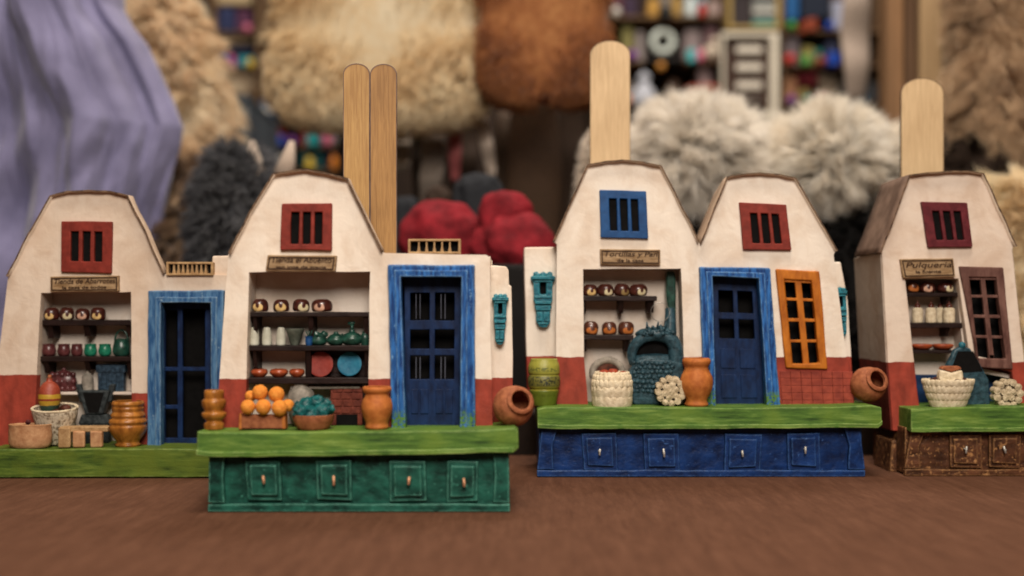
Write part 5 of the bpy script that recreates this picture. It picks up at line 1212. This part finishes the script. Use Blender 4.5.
# hanging strips below the skins
def strip(x, w, y0, y1, Y, c, label, lean=0, name='hanging_strap', cat='strap'):
    bm = bmesh.new(); s = Y / F; n = 14; A_, B_ = [], []
    for i in range(n + 1):
        t = i / n; p = W(x + lean * t, y0 + (y1 - y0) * t, Y); ww = w * s / 2 * (.55 + .6 * math.sin(t * 2.4 + .5))
        yy = Y + .004 * math.sin(i * .9 + x)
        A_.append([bm.verts.new((p.x + ww * math.cos(a), yy + ww * .35 * math.sin(a), p.z)) for a in [2 * math.pi * k / 12 for k in range(12)]])
    for a, b in zip(A_, A_[1:]):
        for k in range(12): bm.faces.new((a[k], a[(k + 1) % 12], b[(k + 1) % 12], b[k]))
    bm.faces.new(A_[0][::-1]); bm.faces.new(A_[-1])
    return tag(link(name, bm, plain(name + '_m', c, .8), smooth=True), label, cat, 'straps and cloths hanging below the skins')
for a in ((402, 16, 130, 172, 1.15, (.30, .25, .20), 'pale tan strap hanging just right of the double stick'),
          (420, 14, 120, 215, 1.2, (.04, .028, .02), 'dark brown strap hanging behind the rounded red hat'),
          (436, 22, 128, 206, 1.12, (.22, .18, .15), 'grey beige cloth hanging below the sheepskin', -8),
          (455, 12, 112, 180, 1.1, (.30, .08, .08), 'dull pink narrow cloth hanging below the sheepskin'),
          (462, 30, 100, 200, 1.25, (.06, .04, .03), 'wide dark brown strap below the edge of the sheepskin'),
          (482, 12, 118, 176, 1.1, (.42, .34, .28), 'whitish slanting strap below the corner of the sheepskin', 10),
          (505, 18, 110, 250, 1.2, (.07, .045, .03), 'brown strap below the left side of the reddish pelt'),
          (534, 50, 96, 300, 1.16, (.10, .058, .035), 'broad brown leather hanging below the reddish pelt'),
          (572, 26, 96, 300, 1.2, (.05, .03, .02), 'dark leather strip beside the tall pale stick'),
          (360, 40, 118, 200, 1.3, (.02, .016, .014), 'black cloth hanging behind the double wooden stick'),
          (856, 26, -30, 100, 1.5, (.46, .37, .31), 'pinkish white cloth hanging above the fluffy white toy'),
          (752, 22, 96, 240, 1.05, (.05, .035, .028), 'dark strap hanging between the two fluffy toys')):
    strip(*a)
# wooden poles at the upper right
for x0, x1, c, l in ((886, 905, (.36, .20, .10), 'brown wooden pole left of the shorter pale stick'), (906, 919, (.16, .09, .05), 'thin dark wooden pole above the shorter pale stick'), (920, 943, (.62, .42, .23), 'light wooden plank above the far right house')):
    a, b = W(x0, 210, 1.14), W(x1, -40, 1.14); bm = bmesh.new()
    add_box(bm, a.x, b.x, 1.14, 1.165, .026, b.z + .1, .001)
    tag(link('wooden_pole', bm, paint('pole_wood', tuple(k * .6 for k in c), c, (1, 1, .1), 60, .7), bevel=.003), l, 'pole', 'upright wooden poles at the upper right')

# ------------------------------------------------------------------ far shelves full of crafts
def fbox(name, x0, y0, x1, y1, Y, dep, c, label, cat, group=None, rough=.7, bev=.006):
    a, b = W(x0, y1, Y), W(x1, y0, Y); bm = bmesh.new(); add_box(bm, a.x - (a.x + b.x) / 2, b.x - (a.x + b.x) / 2, 0, dep, 0, b.z - a.z, .0015)
    o = link(name, bm, plain(name + '_colour', c, rough), bevel=bev); o.location = ((a.x + b.x) / 2, Y, a.z)
    return tag(o, label, cat, group)
def shelf_unit(x0, x1, boards, ups, label):
    Y = 2.0; r = empty('shelf_unit', W((x0 + x1) / 2, 380, Y), label, 'shelf')
    wood = paint('far_shelf_wood', (.10, .055, .03), (.24, .15, .08), (.3, 1, 1), 10, .7)
    for y, a_, b_ in boards:
        p, q = W(a_, y + 2.4, Y - .01), W(b_, y, Y - .01); bm = bmesh.new(); add_box(bm, p.x, q.x, Y - .02, Y + .30, p.z, q.z)
        bmesh.ops.translate(bm, verts=bm.verts, vec=-r.location); link('shelf_board', bm, wood, r, bevel=.002)
    for x in ups:
        p, q = W(x, 380, Y - .02), W(x + 3, -60, Y - .02); bm = bmesh.new(); add_box(bm, p.x, q.x, Y - .022, Y + .30, p.z, q.z)
        bmesh.ops.translate(bm, verts=bm.verts, vec=-r.location); link('upright', bm, wood, r, bevel=.002)
shelf_unit(176, 352, [(33, 178, 352), (68, 178, 352), (93, 178, 352), (121, 178, 352), (146, 178, 352), (170, 178, 352)], (175, 211, 256, 352), 'far wooden shelves of colourful goods at the upper left')
shelf_unit(600, 884, [(17.5, 603, 722), (62, 603, 780), (31.5, 724, 882), (66, 782, 882), (105, 603, 882), (130, 603, 882)], (600, 724, 781, 882), 'far wooden shelves of colourful goods at the upper right')
CG = 'colourful goods on the far shelves'
items = [
 (187, 3, 205, 33, (.03, .16, .22), 'teal folded cloth in the top left corner of the far left shelves'), (190, 36, 209, 50, (.30, .27, .22), 'beige patterned cloth under the teal one'), (189, 51, 209, 68, (.05, .12, .20), 'slate blue folded cloth at the left of the far shelves'),
 (216, -8, 252, 6, (.50, .38, .22), 'tan folded cloth at the very top of the far left shelves'), (216, 7, 234, 33, (.025, .035, .10), 'navy folded cloth left of a maroon one'), (235, 9, 252, 33, (.09, .03, .07), 'dark plum folded cloth on the far left shelves'),
 (216, 37, 253, 44, (.45, .33, .20), 'beige flat cloth above the magenta and teal ones'), (216, 45, 252, 54, (.03, .035, .07), 'black blue flat cloth in the far left stack'), (217, 55, 235, 68, (.42, .05, .22), 'bright magenta cloth in the far left stack'), (236, 55, 254, 68, (.03, .33, .40), 'bright turquoise cloth in the far left stack'),
 (217, 72, 253, 93, (.40, .30, .20), 'sandy folded cloth below the turquoise one'), (192, 74, 210, 93, (.10, .11, .03), 'olive green bundle left of the sandy cloth'),
 (259, 98, 273, 121, (.01, .12, .33), 'bright blue small box under the sheepskin edge'), (276, 104, 292, 121, (.04, .02, .02), 'dark brown small box under the sheepskin'), (294, 100, 318, 121, (.05, .06, .10), 'dull navy box under the sheepskin'), (320, 106, 346, 121, (.16, .13, .11), 'grey brown box behind the double stick'),
 (258, 126, 270, 146, (.02, .05, .12), 'navy little box above the cream ears'), (271, 128, 283, 146, (.38, .06, .03), 'small red box above the cream ears'), (285, 131, 300, 146, (.06, .03, .03), 'small dark maroon box'), (301, 126, 316, 146, (.45, .05, .07), 'bright red box behind the gable of the green plinth house'), (318, 124, 332, 146, (.03, .05, .14), 'deep blue box beside the bright red one'), (333, 130, 348, 146, (.30, .27, .20), 'beige box nearest the double stick'),
 (300, 150, 322, 170, (.03, .16, .17), 'dull teal box below the bright red one'), (325, 152, 348, 170, (.02, .03, .08), 'blackish blue box below the beige one'),
 (612, -6, 624, 17, (.10, .035, .045), 'maroon book at the top left of the far right shelves'), (625, -4, 636, 17, (.05, .03, .06), 'dark violet book'), (637, -8, 645, 17, (.035, .02, .02), 'black brown book beside the violet one'), (648, -2, 659, 17, (.48, .27, .06), 'amber coloured book on the upper shelf'), (661, -5, 672, 17, (.20, .17, .14), 'grey brown book beside the amber one'), (673, -5, 682, 17, (.42, .26, .07), 'golden box beside the grey brown book'),
 (685, -5, 697, 17, (.55, .62, .62), 'icy white box on the upper shelf'), (698, -3, 706, 17, (.25, .45, .50), 'pale blue box beside the icy white one'), (708, 0, 721, 17, (.30, .22, .20), 'dusty pink box at the end of the upper shelf'),
 (622, 26, 634, 62, (.22, .20, .07), 'olive yellow bottle like box below the books'), (636, 30, 645, 62, (.30, .26, .25), 'grey slim box left of the white ring'), (684, 28, 702, 62, (.24, .19, .19), 'mauve grey box right of the white ring'), (704, 24, 718, 62, (.16, .09, .10), 'dull plum box near the white framed plaque'),
 (606, 70, 620, 105, (.18, .10, .05), 'brown box partly behind the tall pale stick'), (622, 82, 634, 105, (.30, .26, .24), 'grey small box beside the tall pale stick'), (668, 78, 680, 105, (.20, .12, .09), 'brown small box right of the white figure'), (699, 68, 712, 92, (.36, .25, .25), 'dusty rose box above the striped bowl'),
 (786, -10, 800, 22, (.015, .10, .28), 'strong blue box at the top of the far right shelves'), (802, -8, 832, 19, (.012, .018, .035), 'black box beside the strong blue one'), (834, 0, 846, 31, (.35, .37, .48), 'pale lavender box on the far right shelves'),
 (786, 36, 800, 66, (.24, .20, .22), 'mauve grey folded cloth on the far right shelves'), (802, 46, 815, 66, (.38, .33, .10), 'mustard cloth on the far right shelves'), (816, 48, 824, 66, (.03, .26, .22), 'sea green cloth beside the mustard one'), (826, 40, 840, 66, (.05, .06, .12), 'dark slate cloth beside the sea green one'),
 (785, 76, 797, 105, (.52, .26, .14), 'peach coloured jar shaped box'), (799, 70, 818, 86, (.20, .02, .03), 'dark red cloth on the far right shelves'), (799, 88, 812, 105, (.36, .28, .10), 'yellow brown box under the dark red cloth'), (820, 74, 838, 105, (.26, .20, .14), 'sand coloured box behind the fluffy white toy'), (842, 80, 880, 105, (.03, .032, .036), 'dark grey box above the fluffy white toy'),
 (786, 110, 800, 130, (.04, .05, .10), 'dark navy box low on the far right shelves'), (802, 108, 816, 130, (.24, .42, .22), 'light green box low on the far right shelves'), (840, 110, 878, 130, (.025, .03, .035), 'black box low on the far right shelves'), (700, 110, 722, 130, (.08, .05, .04), 'brown box low behind the shaggy toy')]
for it in items:
    x0, y0, x1, y1, c, l = it
    if len(l.split()) < 4: l += ' on the far shelves'
    nm = 'folded_cloth' if 'cloth' in l else 'book' if 'book' in l else 'craft_box'
    fbox(nm, x0, y0, x1, y1 - .3, 1.995, .12, c, l, nm.replace('_', ' ') if nm != 'craft_box' else 'box', CG)
TR = random.Random(21)
def trinket(x, y, w_, h_, kind, c, label):
    Y = 1.93; s_ = Y / F; bm = bmesh.new()
    if kind == 'ball': add_ball(bm, (0, 0, w_ * s_ * .5), w_ * s_ * .5, 2, .1, x)
    elif kind == 'jar': add_lathe(bm, smooth_prof([(w_ * .35 * s_, 0), (w_ * .5 * s_, h_ * .35 * s_), (w_ * .42 * s_, h_ * .7 * s_), (w_ * .22 * s_, h_ * .85 * s_), (w_ * .26 * s_, h_ * s_)]), 16)
    else: add_box(bm, -w_ * s_ / 2, w_ * s_ / 2, 0, .03, 0, h_ * s_, .002)
    o = link('craft_' + kind, bm, plain('craft_' + kind + '_m', c, .5), smooth=kind != 'block', bevel=.003 if kind == 'block' else 0)
    o.location = W(x, y, Y); o.rotation_euler.z = TR.uniform(-.4, .4); tag(o, label, kind if kind != 'block' else 'box', 'small crafts in front of the far shelves')
TC = {'turquoise': (.02, .38, .40), 'scarlet': (.50, .025, .02), 'canary yellow': (.70, .48, .04), 'cobalt': (.01, .06, .40), 'chalk white': (.68, .66, .60), 'pink': (.62, .16, .26), 'leaf green': (.06, .28, .05), 'orange': (.68, .22, .02), 'purple': (.16, .03, .24), 'coal black': (.01, .01, .01), 'sky blue': (.14, .36, .58), 'brick red': (.28, .06, .03), 'beige': (.48, .38, .26)}
names = list(TC); k_ = 0
spots_l = [(199, 33), (247, 33), (222, 68), (250, 67.5), (202, 92.5), (232, 92.5), (265, 120.5), (282, 120.5), (303, 120.5), (328, 120.5), (262, 145.5), (277, 145.5), (292, 145.5), (309, 145.5), (327, 145.5), (341, 145.5), (310, 169.5), (334, 169.5), (262, 169.5), (277, 169.5)]
spots_r = [(618, 61.5), (632, 61.5), (692, 61.5), (700, 61.5), (711, 61.5), (614, 104.5), (628, 104.5), (672, 104.5), (684, 104.5), (716, 104.5), (790, 65.5), (806, 65.5), (821, 65.5), (835, 65.5), (792, 104.5), (808, 104.5), (826, 104.5), (860, 104.5), (794, 129.5), (812, 129.5), (832, 129.5), (616, 17), (667, 17), (702, 17), (792, 31), (812, 31), (830, 31)]
for side, sp_ in (('left', spots_l), ('right', spots_r)):
    for i, (x, y) in enumerate(sp_):
        nm_ = names[(i * 5 + (side == 'right') * 3) % len(names)]; kd = ('jar', 'ball', 'block')[(i // len(names) + i) % 3]
        trinket(x, y, TR.uniform(7, 12), TR.uniform(9, 15), kd, TC[nm_], 'small %s %s in front of the far %s shelves at %s' % (nm_, {'block': 'box', 'ball': 'ball', 'jar': 'jar'}[kd], 'upper ' + side, {33: 'the highest board', 68: 'the second board', 67.5: 'the second board'}.get(y, 'board height') if 0 else ('the top', 'mid height', 'the bottom')[0 if y < 40 else 1 if y < 100 else 2]))
# white ring figure, bowl, small figure
bm = bmesh.new(); p = W(663, 42, 1.95); s = 1.95 / F
add_tube(bm, [(10 * s * math.cos(t), 0, 10 * s * math.sin(t)) for t in [2 * math.pi * i / 24 for i in range(25)]], 3.4 * s, 10)
o = link('ring_ornament', bm, plain('mint_white', (.62, .68, .62), .5), smooth=True); o.location = p; tag(o, 'mint white ring ornament below the amber book on the far shelves', 'ornament')
fbox('dark_tray', 646, 56, 686, 61.6, 1.94, .1, (.012, .01, .01), 'black tray under the mint white ring ornament', 'tray')
bm = bmesh.new(); add_ball(bm, (0, 0, 0), 4.4 * s, 2); o = link('orange_ball', bm, plain('orange_ball', (.62, .28, .06), .5), smooth=True); o.location = W(661, 66.5, 1.93); tag(o, 'small orange ball below the black tray', 'ball')
bm = bmesh.new(); L_([(8, 0), (16, 6), (19, 14), (19, 16)], .02, 2)(bm, s)
o = link('striped_bowl', bm, banded('striped_bowl', [(.35, .03, .02), (.62, .26, .03), (.12, .05, .02), (.55, .08, .04)], [6 * s, 10 * s, 13 * s]), smooth=True); o.location = W(704, 105, 1.9); tag(o, 'red and orange striped bowl on the far right shelves', 'bowl')
bm = bmesh.new(); add_lathe(bm, smooth_prof([(13 * s, 0), (11 * s, 12 * s), (5 * s, 20 * s), (6.5 * s, 27 * s), (1e-4, 33 * s)]), 20)
o = link('white_figurine', bm, plain('pale_blue_grey', (.46, .48, .54), .6), smooth=True); o.location = W(644, 105, 1.9); tag(o, 'pale blue grey figurine right of the tall pale stick', 'figurine')
bm = bmesh.new(); add_ball(bm, (0, 0, 9 * s), 9 * s, 2, .3, 1); add_ball(bm, (3 * s, 0, 20 * s), 5 * s, 2, .3, 2)
o = link('cream_figurine', bm, plain('cream_fig', (.5, .42, .33), .6), smooth=True); o.location = W(712, 62, 1.93); tag(o, 'cream rounded figurine left of the white framed plaque', 'figurine')
# white framed plaque with four pale bars
def plaque():
    Y = 1.85; s = Y / F
    r = empty('framed_plaque', W(750, 122, Y), 'white framed brown plaque with four pale bars on the far shelves', 'plaque')
    def bx(name, x0, y0, x1, y1, d0, d1, c, par, holes=None):
        bm = bmesh.new(); q = [W(x, y, Y) - r.location for x, y in rect(x0, y0, x1, y1)]; h = [[Vector((w.x, w.z)) for w in (W(x, y, Y) - r.location for x, y in rect(*hh))] for hh in (holes or [])]
        add_prism(bm, [Vector((w.x, w.z)) for w in q], d0, d1, h); return link(name, bm, plain('plaque_' + name, c, .6), par, bevel=.002)
    bx('frame', 721, 33, 778, 121, -.008, .012, (.72, .66, .54), r, [(724, 38, 769.5, 112)])
    k = bx('board', 722.5, 36, 771, 114, .002, .010, (.045, .02, .012), r)
    for y in (46.5, 64, 82, 97): bx('bar', 736, y, 762, y + 7.5, -.004, .003, (.72, .66, .56), k)
plaque()
r = empty('glazed_cabinet', W(754, 31.5, 1.94), 'yellow framed small cabinet with green and white packets above the plaque', 'cabinet')
def cb(name, x0, y0, x1, y1, d0, d1, c, hole=None):
    bm = bmesh.new(); f = lambda x, y: (lambda w: Vector((w.x, w.z)))(W(x, y, 1.94) - r.location)
    add_prism(bm, [f(*q) for q in rect(x0, y0, x1, y1)], d0, d1, [[f(*q) for q in rect(*hole)]] if hole else []); link(name, bm, plain('cab_' + name, c, .6), r, bevel=.002)
cb('frame', 727, -20, 780, 31, -.01, .02, (.40, .28, .09), (731, -16, 776, 27))
cb('dark_compartment', 731.5, -16, 752, 27, .004, .016, (.03, .022, .025))
for y, c in ((-14, (.3, .3, .3)), (-6, (.05, .05, .05)), (1, (.32, .34, .32)), (8, (.5, .5, .46)), (14.5, (.10, .12, .12)), (20, (.12, .32, .27))): cb('packet', 753, y, 776, y + 5.6, .001, .014, c)
# grey plastic crate
r = empty('plastic_crate', W(222, 160, 1.55), 'blue grey plastic crate on a stand between the fur strip and grey toy', 'crate')
Yc = 1.55
for (x0, y0, x1, y1, d0, d1) in ((198, 96, 250, 103, -.005, .2), (200, 103, 248, 162, 0, .006), (198, 122, 250, 126, -.004, .001), (199, 103, 203, 162, -.003, .2), (245, 103, 249, 162, -.003, .2)):
    a, b = W(x0, y1, Yc) - r.location, W(x1, y0, Yc) - r.location; bm = bmesh.new(); add_box(bm, a.x, b.x, d0, d1, a.z, b.z)
    link('crate_side', bm, paint('crate_plastic', (.05, .062, .075), (.10, .12, .14), (1, 1, 1), 20, .5), r, bevel=.003)
bm = bmesh.new(); a, b = W(196, 330, 1.6), W(252, 160.2, 1.6); add_box(bm, a.x, b.x, 1.54, 1.74, .026, W(222, 160.3, 1.55).z)
tag(link('dark_stand', bm, plain('stand_wood', (.03, .02, .015), .7), bevel=.003), 'dark wooden stand under the blue grey plastic crate', 'stand')

# ------------------------------------------------------------------ light, camera
w = bpy.data.worlds.new('World'); S.world = w; w.use_nodes = True
w.node_tree.nodes['Background'].inputs[0].default_value = (1.0, 0.86, 0.74, 1); w.node_tree.nodes['Background'].inputs[1].default_value = WORLD = 0.03
def area(name, loc, target, size, energy, col):
    L = bpy.data.lights.new(name, 'AREA'); L.shape = 'DISK'; L.size = size; L.energy = energy; L.color = col
    o = bpy.data.objects.new(name, L); COL.objects.link(o); o.location = loc
    o.rotation_euler = (Vector(target) - Vector(loc)).to_track_quat('-Z', 'Y').to_euler(); return o
area('front_lamp', (0.04, -0.28, 0.60), (0.04, 0.6, 0.10), 0.42, 9.8, (1.0, 0.90, 0.79))
area('stall_lamp', (0.05, 0.30, 1.25), (0.05, 1.1, 0.25), 0.5, 12.0, (1.0, 0.86, 0.71))
area('rear_fill', (0.2, 1.3, 1.6), (0.15, 2.1, 0.4), 0.6, 21.0, (1.0, 0.90, 0.80))  # unseen fill light, added to brighten the far shelves
cam = bpy.data.cameras.new('camera'); co = bpy.data.objects.new('camera', cam); COL.objects.link(co); S.camera = co
co.location = (0, 0, CAMZ); co.rotation_euler = (R(90), 0, 0)
cam.sensor_width = 36; cam.lens = 36 * F / 1024; cam.shift_y = (HZ - 288) / 1024; cam.clip_start = .01; cam.clip_end = 50
cam.dof.use_dof = True; cam.dof.focus_distance = 0.565; cam.dof.aperture_fstop = 4.8
S.view_settings.view_transform = 'Standard'; S.view_settings.look = 'None'; S.view_settings.exposure = 0; S.view_settings.gamma = 1
S.cycles.use_denoising = True; S.cycles.max_bounces = 6
